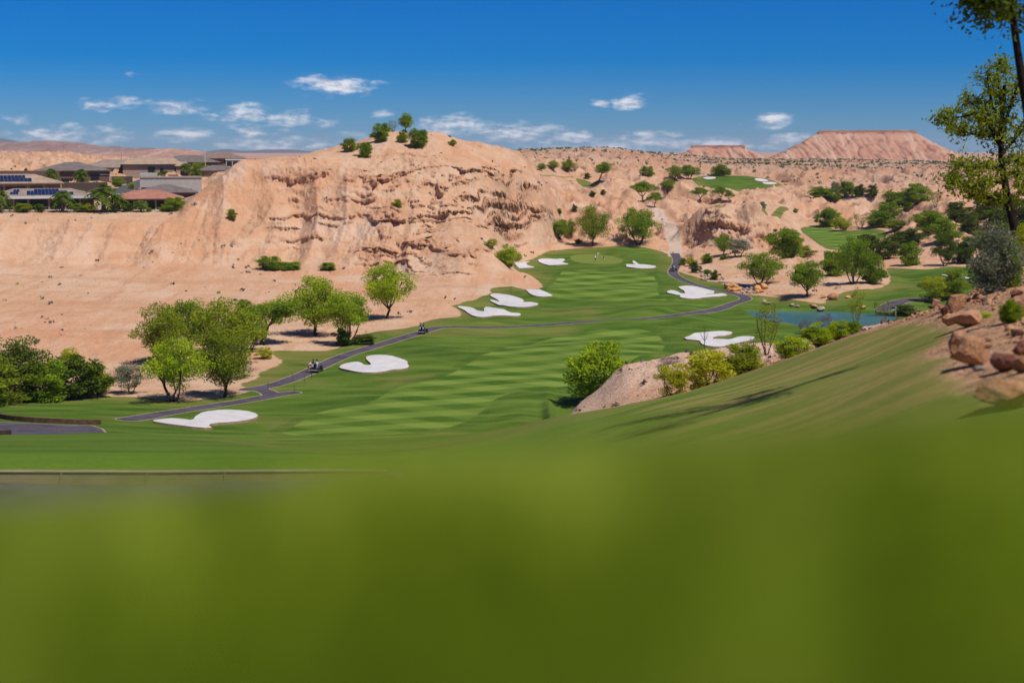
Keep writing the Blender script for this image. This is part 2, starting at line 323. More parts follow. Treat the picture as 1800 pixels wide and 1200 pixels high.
# slope of the base profile
dzdr = np.abs(np.gradient(Z, R, axis=0))
steep = sstep(.12, .45, dzdr)
hills = desert * (1 - flatz) * midr
Z += hills * (.25 + .75 * steep) * (1.1 * fbm(X / 15, Y / 15, 5, 20))
gul = 1 - np.abs(perlin(X / 3.4 + .35 * perlin(X / 12, Y / 25, 31), Y / 45, 33)) * 2.4
Z -= hills * steep * .42 * np.clip(gul, 0, 1) ** 2 * sstep(-.3, .4, perlin(X / 20, Y / 30, 36))
Z += hills * (.3 + steep) * .22 * fbm(X / 3.6, Y / 3.0, 4, 37)
but = 1 - np.abs(perlin(X / 12 + .4 * perlin(X / 30, Y / 40, 38), Y / 70, 39)) * 1.9
Z += hills * steep * 2.2 * (np.clip(but, -.4, 1) - .4) * np.where(RR < 470, 1 - sstep(-9, -3.5, Z), 1)
mid_ = hills * sstep(405, 470, RR) * (1 - sstep(720, 800, RR))
rid = 1 - np.abs(fbm(X / 24, Y / 24, 3, 44)) * 2.1
Z += mid_ * 3.8 * (np.clip(rid, -.5, 1) - .35) * sstep(1, 9, -D_TURF)
rid2 = 1 - np.abs(fbm(X / 8, Y / 9, 3, 46)) * 2.1
Z += mid_ * 1.0 * (np.clip(rid2, -.5, 1) - .35) * sstep(1, 6, -D_TURF)
Z += hills * (.12 + .2 * steep) * fbm(X / 1.7, Y / 1.4, 3, 40)
far = sstep(640, 760, RR) * (1 - sstep(1300, 2000, RR)) * desert
Z += far * 2.2 * fbm(X / 70, Y / 70, 4, 50) * .6
farp = sstep(1500, 3000, RR)
Z += farp * 6 * fbm(X / 600, Y / 600, 3, 55)
nearhill = sstep(14, 40, RR) * (1 - sstep(80, 130, RR)) * desert
Z += nearhill * (.12 * fbm(X / 3, Y / 3, 4, 60) + .04 * fbm(X / .6, Y / .6, 3, 61))
spur = sstep(70, 85, RR) * (1 - sstep(140, 170, RR)) * desert
Z += spur * (.13 * fbm(X / 5, Y / 5, 4, 65) + .07 * fbm(X / 1.1, Y / 1.1, 3, 67))
Z += (1 - desert) * sstep(.2, .5, RR) * (1 - sstep(20, 60, RR)) * .012 * np.sqrt(np.minimum(RR, 30)) * perlin(X / 2.5, Y / 2.5, 66)
# the pond basin
pb = sstep(-2.5, 1.0, D_POND)
Z[:] = np.where(D_POND > -4, np.minimum(Z, WATER_Z + .35) * pb + Z * (1 - pb), Z)
Z -= 1.6 * sstep(-.6, 2.5, D_POND)
Z[:, -1] = Z[:, 0]

# ---- hard strata standing proud of the slope (moves points towards the valley, so ledges overhang)
AZg = np.broadcast_to(AZ[None, :], Z.shape)
PXg = 900 + F * np.tan(AZg) / 1.0
main = sstep(575, 700, PXg) * (1 - sstep(935, 985, PXg)) * sstep(300, 325, RR) * (1 - sstep(425, 440, RR))
left = sstep(420, 520, PXg) * (1 - sstep(560, 640, PXg)) * sstep(345, 360, RR) * (1 - sstep(388, 400, RR)) * .55
midh = sstep(940, 990, PXg) * (1 - sstep(1420, 1480, PXg)) * sstep(395, 430, RR) * (1 - sstep(560, 620, RR)) * .75
rz = sstep(1420, 1500, PXg) * (1 - sstep(1750, 1800, PXg)) * sstep(330, 360, RR) * (1 - sstep(640, 720, RR)) * .25
mask = np.where(np.broadcast_to(inview[None, :], Z.shape), np.clip(main + left + midh + rz, 0, 1) * desert * (1 - flatz), 0)
sub = mask > .01
zs = Z[sub] + 2.3 * fbm(X[sub] / 18, Y[sub] / 18, 4, 70)
band = perlin(zs * .42, X[sub] / 60, 71) * 1.0 + .55 * perlin(zs * 1.05, X[sub] / 30, 72)
gate = perlin(X[sub] / 13, zs / 3.6, 73) + .5 * perlin(X[sub] / 4.5, zs / 2.0, 74)
topf = 1 - .75 * sstep(-5.5, -3.0, Z[sub]) * (PXg[sub] < 960)
low = .55 + .45 * sstep(-26, -20, Z[sub])
hard = sstep(.02, .26, band) * sstep(-.22, .18, gate) * mask[sub] * topf * low * sstep(.10, .28, dzdr[sub])
rgh = 1 + .55 * fbm(X[sub] / 1.6, zs / .7, 3, 75)
disp = 2.5 * hard * rgh
thin = perlin(zs * 1.9, X[sub] / 40, 81); tg = perlin(X[sub] / 7, zs / 1.6, 82) + .4 * perlin(X[sub] / 2.2, zs, 83)
hard2 = sstep(.12, .26, thin) * sstep(.02, .25, tg) * mask[sub] * sstep(.16, .34, dzdr[sub]) * np.clip(topf + .3, 0, 1)
chip = np.clip(fbm(X[sub] / .9, zs / .6, 2, 84), 0, 1) * sstep(.2, .45, dzdr[sub]) * mask[sub]
disp = disp + .95 * hard2 * rgh + .45 * chip
LEDGE = np.zeros(Z.shape, np.float32); LEDGE[sub] = np.maximum(hard, .75 * hard2)
XD = X.copy(); YD = Y.copy(); ZD = Z.copy()
tmp = np.zeros(Z.shape); tmp[sub] = disp
XD -= tmp * SA[None, :]; YD -= tmp * CA[None, :]; ZD += tmp * .12
# ------------------------------------------------------------------ object helpers
def tag(o, label=None, cat=None, group=None, kind=None):
    if label: o['label'] = label
    if cat: o['category'] = cat
    if group: o['group'] = group
    if kind: o['kind'] = kind
    return o

def np_mesh(name, V, faces, mat=None, smooth=False, attrs=None):
    me = bpy.data.meshes.new(name)
    V = np.asarray(V, np.float32)
    if isinstance(faces, np.ndarray):
        n, k = faces.shape
        me.vertices.add(len(V)); me.vertices.foreach_set('co', V.ravel())
        me.loops.add(n * k); me.loops.foreach_set('vertex_index', faces.astype(np.int32).ravel())
        me.polygons.add(n); me.polygons.foreach_set('loop_start', np.arange(0, n * k, k, dtype=np.int32))
        me.update(calc_edges=True)
    else:
        me.from_pydata([tuple(map(float, v)) for v in V], [], [tuple(map(int, f)) for f in faces]); me.update()
    if smooth: me.polygons.foreach_set('use_smooth', np.ones(len(me.polygons), bool))
    for k_, a_ in (attrs or {}).items():
        at_ = me.attributes.new(k_, 'FLOAT', 'POINT'); at_.data.foreach_set('value', np.asarray(a_, np.float32))
    for m in (mat if isinstance(mat, (list, tuple)) else [mat]):
        if m: me.materials.append(m)
    return me

def link(name, me, parent=None, loc=None, rot=None, scale=None):
    o = bpy.data.objects.new(name, me); COL.objects.link(o)
    if parent: o.parent = parent
    if loc is not None: o.location = loc
    if rot is not None: o.rotation_euler = rot
    if scale is not None: o.scale = scale
    return o

def empty(name, loc, rz=0.0, scale=(1, 1, 1)):
    o = bpy.data.objects.new(name, None); COL.objects.link(o)
    o.location = loc; o.rotation_euler = (0, 0, rz); o.scale = scale; o.empty_display_size = .3
    return o

class NT:
    """tiny node-tree writer"""
    def __init__(self, name, world=False):
        if world:
            self.owner = bpy.data.worlds.new(name); self.owner.use_nodes = True
        else:
            self.owner = bpy.data.materials.new(name); self.owner.use_nodes = True
        self.t = self.owner.node_tree; self.t.nodes.clear()
    def n(self, typ, _in=None, **kw):
        nd = self.t.nodes.new(typ)
        for k, v in kw.items(): setattr(nd, k, v)
        for k, v in (_in or {}).items(): self.put(nd.inputs[k], v)
        return nd
    def put(self, sock, v):
        if isinstance(v, bpy.types.NodeSocket): self.t.links.new(v, sock)
        elif isinstance(v, bpy.types.Node): self.t.links.new(v.outputs[0], sock)
        else:
            if sock.type == 'RGBA' and isinstance(v, (tuple, list)) and len(v) == 3: v = (*v, 1)
            sock.default_value = v
    def math(self, op, a, b=0.0, c=None, clamp=False):
        d = {0: a, 1: b}
        if c is not None: d[2] = c
        return self.n('ShaderNodeMath', d, operation=op, use_clamp=clamp).outputs[0]
    def vmath(self, op, a, b=None, **k):
        d = {0: a}
        if b is not None: d[1] = b
        d.update(k)
        return self.n('ShaderNodeVectorMath', d, operation=op)
    def ss(self, x, a, b, lo=0.0, hi=1.0):
        return self.n('ShaderNodeMapRange', {0: x, 1: a, 2: b, 3: lo, 4: hi}, interpolation_type='SMOOTHSTEP').outputs[0]
    def mix(self, f, a, b, blend='MIX'):
        nd = self.n('ShaderNodeMix', {0: f}, data_type='RGBA', blend_type=blend)
        self.put(nd.inputs[6], a); self.put(nd.inputs[7], b)
        return nd.outputs[2]
    def noise(self, vec, scale, detail=3.0, rough=.5, dist=0.0):
        return self.n('ShaderNodeTexNoise', {'Vector': vec, 'Scale': scale, 'Detail': detail, 'Roughness': rough, 'Distortion': dist}).outputs[0]
    def attr(self, name):
        return self.n('ShaderNodeAttribute', attribute_name=name).outputs['Fac']
    def bsdf(self, col, rough=.9, normal=None, spec=.1, **kw):
        b = self.n('ShaderNodeBsdfPrincipled', {'Base Color': col, 'Roughness': rough, 'Specular IOR Level': spec, **kw})
        if normal is not None: self.put(b.inputs['Normal'], normal)
        return b
    def out(self, sh, vol=False):
        o = self.n('ShaderNodeOutputWorld' if isinstance(self.owner, bpy.types.World) else 'ShaderNodeOutputMaterial')
        self.put(o.inputs['Volume' if vol else 'Surface'], sh)
        return self.owner

def plain(name, col, rough=.8, spec=.2, var=.12, scale=3.0, metal=0.0, bump=0.0):
    t = NT(name); tc = t.n('ShaderNodeTexCoord').outputs['Object']
    nz = t.noise(tc, scale, 4, .6)
    dark = tuple(c * (1 - var) for c in col); lite = tuple(min(1, c * (1 + var)) for c in col)
    c = t.mix(t.ss(nz, .3, .7), dark, lite)
    nrm = None
    if bump: nrm = t.n('ShaderNodeBump', {'Strength': bump, 'Distance': .05, 'Height': nz}).outputs[0]
    b = t.bsdf(c, rough, nrm, spec); b.inputs['Metallic'].default_value = metal
    return t.out(b)

# ------------------------------------------------------------------ ground material
def terrain_material():
    t = NT('terrain')
    P = t.n('ShaderNodeNewGeometry').outputs['Position']
    sep = t.n('ShaderNodeSeparateXYZ', {0: P})
    dt, df, dg, dp, dd, ds, led, dist, dry = [t.attr(k) for k in ('d_turf', 'd_fair', 'd_green', 'd_path', 'd_dirt', 'd_street', 'ledge', 'rng', 'pad')]
    # --- desert soil
    nA = t.noise(P, .035, 4, .55); nB = t.noise(P, .22, 5, .6); nC = t.noise(P, 1.6, 4, .6); nD = t.noise(P, 6.0, 3, .6)
    strat_v = t.n('ShaderNodeMapping', {'Vector': P, 'Scale': (.02, .02, .55)}).outputs[0]
    strat = t.noise(strat_v, 1.0, 5, .6)
    sand = t.mix(t.ss(nA, .36, .64), (.565, .325, .19), (.585, .385, .25))
    sand = t.mix(t.math('MULTIPLY', t.ss(nB, .45, .7), .55), sand, (.52, .27, .14))
    sand = t.mix(t.math('MULTIPLY', t.ss(strat, .50, .62), .45), sand, (.56, .25, .125))
    sand = t.mix(t.math('MULTIPLY', t.ss(strat, .56, .66), t.math('MULTIPLY', t.ss(nB, .5, .62), .4)), sand, (.66, .47, .33))
    pale = t.ss(t.noise(P, .06, 3, .5), .55, .70)
    sand = t.mix(t.math('MULTIPLY', pale, .7), sand, (.62, .43, .31))
    gul_v = t.n('ShaderNodeMapping', {'Vector': P, 'Scale': (.30, .035, .10)}).outputs[0]
    gl = t.noise(gul_v, 1.0, 5, .65, .4)
    sand = t.mix(t.math('MULTIPLY', t.ss(gl, .50, .64), .40), sand, (.60, .42, .30))
    sand = t.mix(t.math('MULTIPLY', t.ss(gl, .47, .34), .35), sand, (.42, .20, .10))
    flo = t.noise(t.n('ShaderNodeMapping', {'Vector': P, 'Scale': (.018, .16, .2)}).outputs[0], 1.0, 6, .68, .5)
    sand = t.mix(t.math('MULTIPLY', t.ss(flo, .50, .66), .45), sand, (.45, .25, .14))
    # speckle of stones and dry tufts
    spk = t.math('MULTIPLY', t.ss(nD, .60, .70), t.ss(nC, .40, .58))
    sand = t.mix(t.math('MULTIPLY', spk, .75), sand, (.26, .15, .09))
    grey = t.math('MULTIPLY', t.ss(t.noise(P, .11, 4, .6), .60, .70), t.ss(nC, .45, .6))
    sand = t.mix(t.math('MULTIPLY', grey, .5), sand, (.33, .27, .22))
    midm = t.math('MULTIPLY', t.ss(dist, 400.0, 480.0), t.ss(nB, .40, .62))
    sand = t.mix(t.math('MULTIPLY', midm, .55), sand, (.40, .22, .14))
    spm = t.math('MULTIPLY', t.ss(dist, 72.0, 80.0), t.math('SUBTRACT', 1.0, t.ss(dist, 140.0, 160.0)))
    sand = t.mix(t.math('MULTIPLY', spm, .6), sand, (.66, .46, .33))
    farm = t.ss(dist, 560.0, 760.0)
    fcol = t.mix(t.ss(t.noise(P, .02, 4, .6), .35, .65), (.44, .23, .14), (.46, .30, .21))
    fcol = t.mix(t.math('MULTIPLY', t.ss(t.noise(P, .45, 3, .6), .5, .62), .45), fcol, (.24, .17, .13))
    sand = t.mix(farm, sand, fcol)
    # hard ledges: darker red rock
    lcol = t.mix(t.ss(nC, .35, .65), (.42, .20, .11), (.53, .30, .18))
    sand = t.mix(t.math('MULTIPLY', t.ss(led, .1, .6), .7), sand, lcol)
    # right-hand hill soil, a bit browner
    nearm = t.math('SUBTRACT', 1.0, t.ss(dist, 55.0, 75.0))
    soil = t.mix(t.ss(t.noise(P, 1.2, 5, .65), .35, .65), (.36, .20, .11), (.46, .27, .155))
    soil = t.mix(t.math('MULTIPLY', t.ss(t.noise(P, 14.0, 3, .6), .55, .68), .5), soil, (.22, .12, .07))
    sand = t.mix(nearm, sand, soil)
    gravel = t.mix(t.ss(t.noise(P, 2.0, 3, .6), .3, .7), (.36, .27, .20), (.44, .34, .27))
    sand = t.mix(t.ss(dry, -1.0, .6), sand, gravel)
    # --- turf
    wob = t.math('MULTIPLY', t.math('SUBTRACT', t.noise(P, .5, 3, .6), .5), 1.6)
    edge = t.math('ADD', dt, wob)
    tur = t.ss(edge, -.25, .25)
    def stripes(ang, period, ph=0.0):
        v = t.math('ADD', t.math('MULTIPLY', sep.outputs[0], math.sin(ang) * 2 * math.pi / period), t.math('MULTIPLY', sep.outputs[1], math.cos(ang) * 2 * math.pi / period))
        wv = t.math('MULTIPLY', t.math('SUBTRACT', t.noise(P, .04, 2), .5), 1.6)
        return t.ss(t.math('SINE', t.math('ADD', t.math('ADD', v, wv), ph)), -.45, .45)
    s1 = stripes(math.radians(-26), 7.2); s2 = stripes(math.radians(38), 8.4, 1.0)
    roughs = stripes(math.radians(-35), 5.2)
    tn = t.noise(t.n('ShaderNodeMapping', {'Vector': P, 'Scale': (.06, .09, .0)}).outputs[0], 1.0, 5, .6, .6)
    rough = t.mix(t.ss(tn, .34, .66), (.046, .092, .009), (.086, .142, .016))
    rough = t.mix(t.math('MULTIPLY', roughs, .34), rough, (.125, .18, .028))
    dryn = t.math('MULTIPLY', t.ss(t.noise(P, .055, 4, .55, .4), .53, .68), .75)
    rough = t.mix(dryn, rough, (.17, .155, .04))
    dryedge = t.math('MULTIPLY', t.math('SUBTRACT', 1.0, t.ss(edge, .8, 7.0)), t.ss(t.noise(P, .07, 3), .32, .56))
    rough = t.mix(t.math('MULTIPLY', dryedge, .8), rough, (.20, .165, .05))
    # near hill: dry tawny strips towards the bare soil
    nh = t.math('MULTIPLY', t.math('MULTIPLY', t.math('SUBTRACT', 1.0, t.ss(dist, 48.0, 60.0)), t.ss(dist, 9.0, 17.0)), t.ss(sep.outputs[0], 1.0, 4.5))
    nhn = t.ss(t.noise(t.n('ShaderNodeMapping', {'Vector': P, 'Rotation': (0, 0, .5), 'Scale': (.16, .62, .2)}).outputs[0], 1.0, 6, .65, .7), .46, .55)
    fairA = t.mix(t.math('ADD', t.math('MULTIPLY', s1, .62), t.math('MULTIPLY', s2, .38)), (.048, .104, .009), (.178, .248, .042))
    fair = t.mix(t.math('MULTIPLY', s2, .05), fairA, (.18, .23, .034))
    fair = t.mix(t.math('MULTIPLY', t.ss(t.noise(P, .08, 4), .45, .7), .4), fair, (.10, .150, .016))
    tcol = t.mix(t.ss(df, -.15, .15), rough, fair)
    rim = t.math('MULTIPLY', t.ss(df, -1.7, -1.2), t.math('SUBTRACT', 1.0, t.ss(df, -.2, .1)))
    tcol = t.mix(t.math('MULTIPLY', rim, .45), tcol, (.04, .09, .01))
    tcol = t.mix(t.ss(dg, -.2, .2), tcol, (.165, .20, .04))
    lush = t.math('SUBTRACT', 1.0, t.ss(dist, 1.2, 6.0))
    tcol = t.mix(lush, tcol, t.mix(t.ss(t.noise(P, 3.0, 3, .6), .35, .65), (.135, .205, .004), (.25, .31, .016)))
    hillg = t.math('SUBTRACT', 1.0, t.ss(dist, 44.0, 62.0))
    tcol = t.mix(t.math('MULTIPLY', hillg, t.math('MULTIPLY', t.math('SUBTRACT', 1.0, lush), .6)), tcol, (.095, .185, .014))
    tcol = t.mix(t.math('MULTIPLY', t.math('MULTIPLY', nh, nhn), .85), tcol, (.30, .225, .075))
    nde = t.math('MULTIPLY', nh, t.math('SUBTRACT', 1.0, t.ss(t.math('ADD', edge, t.math('MULTIPLY', nhn, -3.0)), .5, 5.5)))
    tcol = t.mix(t.math('MULTIPLY', nde, .42), tcol, (.27, .20, .065))
    mo_ = t.math('SUBTRACT', 1.0, t.math('MULTIPLY', t.ss(df, -.15, .15), .7))
    mow = t.noise(t.n('ShaderNodeMapping', {'Vector': P, 'Rotation': (0, 0, math.radians(24)), 'Scale': (.03, .42, .0)}).outputs[0], 1.0, 4, .6, .8)
    tcol = t.mix(t.math('MULTIPLY', t.math('MULTIPLY', t.math('MULTIPLY', t.ss(mow, .50, .62), mo_), t.ss(dist, 70.0, 130.0)), .38), tcol, (.165, .22, .036))
    tcol = t.mix(t.math('MULTIPLY', t.math('MULTIPLY', t.math('MULTIPLY', t.ss(mow, .48, .38), mo_), t.ss(dist, 70.0, 130.0)), .42), tcol, (.035, .085, .007))
    fine = t.noise(P, 9.0, 3, .65)
    tcol = t.mix(t.math('MULTIPLY', t.ss(fine, .36, .64), .42), tcol, t.mix(.5, tcol, (.02, .05, .004)))
    grit = t.noise(P, 2.6, 4, .75)
    tcol = t.mix(t.math('MULTIPLY', t.ss(grit, .48, .64), .30), tcol, t.mix(.5, tcol, (.20, .25, .06)))
    col = t.mix(tur, sand, tcol)
    # --- paths
    dirt = t.mix(t.ss(t.noise(P, .8, 4), .3, .7), (.50, .37, .28), (.58, .45, .36))
    col = t.mix(t.ss(t.math('ADD', dd, t.math('MULTIPLY', wob, .5)), -.5, .5), col, dirt)
    asph = t.mix(t.ss(t.noise(P, .35, 6, .7), .34, .66), (.062, .053, .068), (.108, .092, .107))
    kerb = t.mix(t.ss(nC, .3, .7), (.26, .20, .13), (.36, .28, .19))
    apl = t.mix(t.ss(dp, .18, .26), kerb, asph)
    col = t.mix(t.ss(dp, -.06, .06), col, apl)
    col = t.mix(t.ss(ds, -.1, .1), col, t.mix(t.ss(ds, .5, .7), (.42, .37, .32), (.10, .095, .10)))
    hgt = t.math('ADD', t.math('MULTIPLY', nC, .5), t.math('MULTIPLY', nD, .25))
    bst = t.math('MULTIPLY', t.math('SUBTRACT', 1.0, tur), t.math('SUBTRACT', 1.0, t.ss(dp, -.1, .1)))
    bump = t.n('ShaderNodeBump', {'Strength': t.math('ADD', t.math('MULTIPLY', bst, 1.0), .08), 'Distance': .55, 'Height': hgt}).outputs[0]
    return t.out(t.bsdf(col, .95, bump, .05))

M_TERR = terrain_material()

# ------------------------------------------------------------------ ground objects: one grid, shared out by what covers it
def build_ground():
    idx = np.arange(NR * NC).reshape(NR, NC)
    q = np.stack([idx[:-1, :-1], idx[1:, :-1], idx[1:, 1:], idx[:-1, 1:]], -1).reshape(-1, 4)
    q = q[:, ::-1]
    V = np.stack([XD, YD, ZD], -1).reshape(-1, 3)
    A = {'d_turf': D_TURF.ravel(), 'd_fair': D_FAIR.ravel(), 'd_green': D_GREEN.ravel(), 'd_path': D_PATH.ravel(), 'd_dirt': D_DIRT.ravel(),
         'd_street': D_STREET.ravel(), 'ledge': LEDGE.ravel(), 'rng': np.broadcast_to(R[:, None], Z.shape).ravel(), 'pad': PAD.ravel()}
    def anyof(f, th=0.0):
        return (f.ravel()[q] > th).any(1)
    cat = np.zeros(len(q), np.int8)
    cat[anyof(D_TURF, -.3)] = 1
    cat[anyof(D_FAIR)] = 2
    cat[anyof(D_GREEN)] = 3
    cat[anyof(D_DIRT, -.3)] = 5
    cat[anyof(D_STREET)] = 6
    cat[anyof(D_PATH)] = 4
    for c, nm in enumerate(('ground', 'turf', 'fairway', 'putting_green', 'cart_path', 'dirt_track', 'street')):
        f = q[cat == c]
        if not len(f): continue
        u, inv = np.unique(f, return_inverse=True)
        me = np_mesh(nm, V[u], inv.reshape(-1, 4), M_TERR, True, {k: a[u] for k, a in A.items()})
        tag(link(nm, me), kind='structure')
    # the patch of ground right under the camera
    a = np.linspace(0, 2 * np.pi, NC)
build_ground()

# ------------------------------------------------------------------ water
def water_material():
    t = NT('pond_water')
    P = t.n('ShaderNodeNewGeometry').outputs['Position']
    nz = t.noise(t.n('ShaderNodeMapping', {'Vector': P, 'Scale': (1.2, .6, 1)}).outputs[0], 1.0, 4, .6)
    b = t.n('ShaderNodeBump', {'Strength': .25, 'Distance': .05, 'Height': nz}).outputs[0]
    c = t.mix(t.ss(t.noise(P, .08, 3), .35, .65), (.045, .120, .120), (.060, .145, .140))
    return t.out(t.bsdf(c, .30, b, .25))

def poly_sheet(name, poly, zfun, mat, drop=None, step=1.0):
    """flat or draped sheet with a precise outline; optional side skirt"""
    from mathutils.geometry import delaunay_2d_cdt
    lo, hi = poly.min(0), poly.max(0)
    gx, gy = np.meshgrid(np.arange(lo[0] + step / 2, hi[0], step), np.arange(lo[1] + step / 2, hi[1], step))
    g = np.stack([gx.ravel(), gy.ravel()], 1)
    d = sdf(g[:, 0].astype(np.float32), g[:, 1].astype(np.float32), poly)
    g = g[d > step * .35]
    pts = np.vstack([poly, g]); n = len(poly)
    c = poly.mean(0)
    r = delaunay_2d_cdt([Vector((float(a - c[0]), float(b - c[1]))) for a, b in pts], [], [list(range(n))], 1, 1e-4)
    v2 = np.array([[v[0] + c[0], v[1] + c[1]] for v in r[0]]); f = [list(t) for t in r[2]]
    V = np.column_stack([v2, zfun(v2[:, 0], v2[:, 1])])
    return V, f

V, f = poly_sheet('water', POND, lambda x, y: np.full(x.shape, WATER_Z), None, step=6)
tag(link('water', np_mesh('water', V, f, water_material())), kind='structure')
V, f = poly_sheet('water', np.vstack([STREAM + [0, 1.0], (STREAM - [0, 1.0])[::-1]]), lambda x, y: H(x, y) + .25, None, step=2)
tag(link('stream_water', np_mesh('stream_water', V, f, plain('stream', (.16, .15, .09), .25, .5))), kind='structure')

# ------------------------------------------------------------------ bunkers: raised pads of white sand with a brown cut lip
M_SAND = plain('bunker_sand', (.53, .505, .49), .9, .05, .09, .55, bump=.5)
M_LIP = plain('bunker_lip', (.26, .17, .11), .95, .05, .2, 1.0)
BUNKERS = [
 ('white sand bunker by the lower left cart path, notched on its edge', 140, [(262, 742), (296, 738), (320.6, 739), (339, 742), (344, 734), (357.6, 726.6), (388, 723), (413, 723), (444, 726.6), (456, 734), (441, 740.5), (410, 744.5), (376, 746.6), (365, 750.5), (374.5, 755), (354.5, 755), (293, 747.6)]),
 ('large heart-shaped white sand bunker on the left rough below the nearest golf cart', 140, [(596, 647), (603, 642), (621, 638.5), (633, 638.5), (640.5, 644), (655.5, 644), (640.5, 631), (654, 626.5), (672, 626), (694.5, 629.5), (717, 637), (715.5, 641), (720, 647), (709.5, 651), (688.5, 652), (672, 656.5), (642, 657.7), (621, 655), (600, 650.5)]),
 ('lowest of the three white bunkers at the cliff foot, with a wavy lower edge', 200, [(801, 540), (817, 540), (829, 542), (841, 548.5), (852, 549), (850, 541), (865.6, 542), (885, 545), (895, 551.5), (913, 552), (916, 555), (909.6, 557.6), (871.7, 556), (851, 559.5), (832.6, 557.6), (823, 552), (817, 546.6)]),
 ('middle and largest of the three white bunkers at the foot of the cliff', 200, [(861, 520), (865.6, 517.6), (878, 517.6), (902, 521.6), (923, 529), (917, 534), (938, 531), (949, 537), (933, 540.5), (914.5, 541.7), (890, 540), (873, 535.6), (861, 530), (863, 528), (881.5, 532.6), (865.6, 524)]),
 ('topmost and smallest of the three white bunkers at the foot of the cliff', 200, [(923, 509), (942.6, 510), (963, 516.7), (974, 522), (956, 523.4), (940, 522), (929, 516.7)]),
 ('white bunker beside the green that tucks behind the sand spur and bright bush', 372, [(896, 466.6), (905.5, 459), (936, 459), (921, 465), (945.6, 471), (918, 473.4)]),
 ('oval white bunker on the left edge of the putting green', 330, [(942.5, 459), (955, 455), (985.6, 455), (995, 457), (986, 462), (1002.6, 465), (985.6, 468), (961, 466.6)]),
 ('white bunker with two grass fingers right of the putting green', 330, [(1099.4, 468.3), (1104.4, 465), (1114.4, 468.3), (1107.8, 462.8), (1121.7, 466), (1110, 459), (1117.8, 460.6), (1137.8, 466.7), (1157, 470.6), (1142, 473.3), (1120, 473), (1104.4, 471)]),
 ('large white bunker with grass notches inside the bend of the cart path', 250, [(1170, 515), (1178, 511), (1190, 513.3), (1198, 517.5), (1206.7, 516.7), (1190, 506), (1200, 504), (1223, 505), (1243, 510), (1260, 514), (1235, 522.5), (1256.7, 518), (1273, 517), (1280, 521), (1266.7, 522.5), (1250, 523), (1233, 526), (1213, 527), (1193, 524), (1198, 521), (1183, 518.7)]),
 ('white bunker behind the sandy spur with the dead sapling in front of it', 165, [(1198, 597.5), (1216.7, 591), (1233, 586), (1256.7, 584), (1280, 584), (1290, 586.7), (1266.7, 592.5), (1248, 597.5), (1270, 598), (1283, 599), (1300, 593), (1325, 593), (1327, 597), (1310, 602), (1285, 609), (1260, 612), (1236.7, 608.5), (1230, 603), (1233, 601)]),
 ('thin sliver of white bunker near the right edge beyond the yellow bushes', 250, [(1650, 483.2), (1680, 486), (1705, 489.5), (1712, 492), (1690, 492), (1665, 488)]),
 ('small oval white bunker on the upper far green slope', 500, [(1235, 313.5), (1241, 311.6), (1254, 311.6), (1260, 313.2), (1252, 315.6), (1240, 315.6)]),
 ('upper of the two white bunkers side by side on the far green slope', 500, [(1325, 315.5), (1337, 314.2), (1348, 317), (1352, 319), (1340, 320), (1330, 318.6)]),
 ('lower of the two white bunkers side by side on the far green slope', 500, [(1339, 321.8), (1352, 320.2), (1364, 322), (1366, 324.2), (1352, 325), (1342, 324)]),
]
for lab, rmin, px in BUNKERS:
    poly = smooth_closed(PP(px, rmin))
    if len(poly) < 6: continue
    c = poly.mean(0); z0 = float(H(c[0], c[1]))
    root = tag(empty('sand_bunker', (c[0], c[1], z0)), lab, 'sand bunker')
    dist = float(np.hypot(*c)); up = .24
    V, f = poly_sheet('sand', poly, lambda x, y: H(x, y) + up, None, step=max(.8, dist / 280))
    n = len(poly)
    V = V - np.array([c[0], c[1], z0])
    me = np_mesh('sand', V, f, M_SAND, True); link('sand', me, root)
    # lip skirt
    ctr = poly
    nxt = np.roll(ctr, -1, 0); prv = np.roll(ctr, 1, 0); tg = nxt - prv; nn = np.stack([tg[:, 1], -tg[:, 0]], 1); nn /= np.linalg.norm(nn, axis=1)[:, None] + 1e-9
    area = .5 * np.sum(ctr[:, 0] * nxt[:, 1] - nxt[:, 0] * ctr[:, 1])
    if area < 0: nn = -nn
    rings = []
    for off, dz in ((-.02, up - .012), (.06, up - .02), (.16, -.3)):
        p = ctr + nn * off
        rings.append(np.column_stack([p, H(ctr[:, 0], ctr[:, 1]) + dz]))
    W = np.vstack(rings) - np.array([c[0], c[1], z0])
    fs = []
    for k in range(2):
        for i in range(n):
            j = (i + 1) % n; fs.append((k*n+i, k*n+j, (k+1)*n+j, (k+1)*n+i))
    link('lip', np_mesh('lip', W, fs, M_LIP), root)

# ------------------------------------------------------------------ far hills and mesas (own height fields)
def hill_material(name, base, red, pale, scrub=.5, scale=.02):
    t = NT(name); P = t.n('ShaderNodeNewGeometry').outputs['Position']; cap = t.attr('cap')
    n1 = t.noise(P, scale, 5, .6); n2 = t.noise(P, scale * 8, 4, .6)
    st = t.noise(t.n('ShaderNodeMapping', {'Vector': P, 'Scale': (.002, .002, .09)}).outputs[0], 1.0, 4, .6)
    gl = t.noise(t.n('ShaderNodeMapping', {'Vector': P, 'Scale': (.05, .004, .006)}).outputs[0], 1.0, 4, .6)
    c = t.mix(t.ss(n1, .35, .65), base, red)
    c = t.mix(t.math('MULTIPLY', t.ss(st, .5, .6), .5), c, red)
    c = t.mix(t.math('MULTIPLY', t.ss(gl, .5, .62), .55), c, pale)
    c = t.mix(t.math('MULTIPLY', t.ss(n2, .52, .64), scrub), c, (.20, .15, .12))
    c = t.mix(t.math('MULTIPLY', t.ss(cap, .4, .6), .8), c, (.20, .10, .07))
    b = t.n('ShaderNodeBump', {'Strength': .5, 'Distance': 3.0, 'Height': n2}).outputs[0]
    return t.out(t.bsdf(c, .95, b, .05))

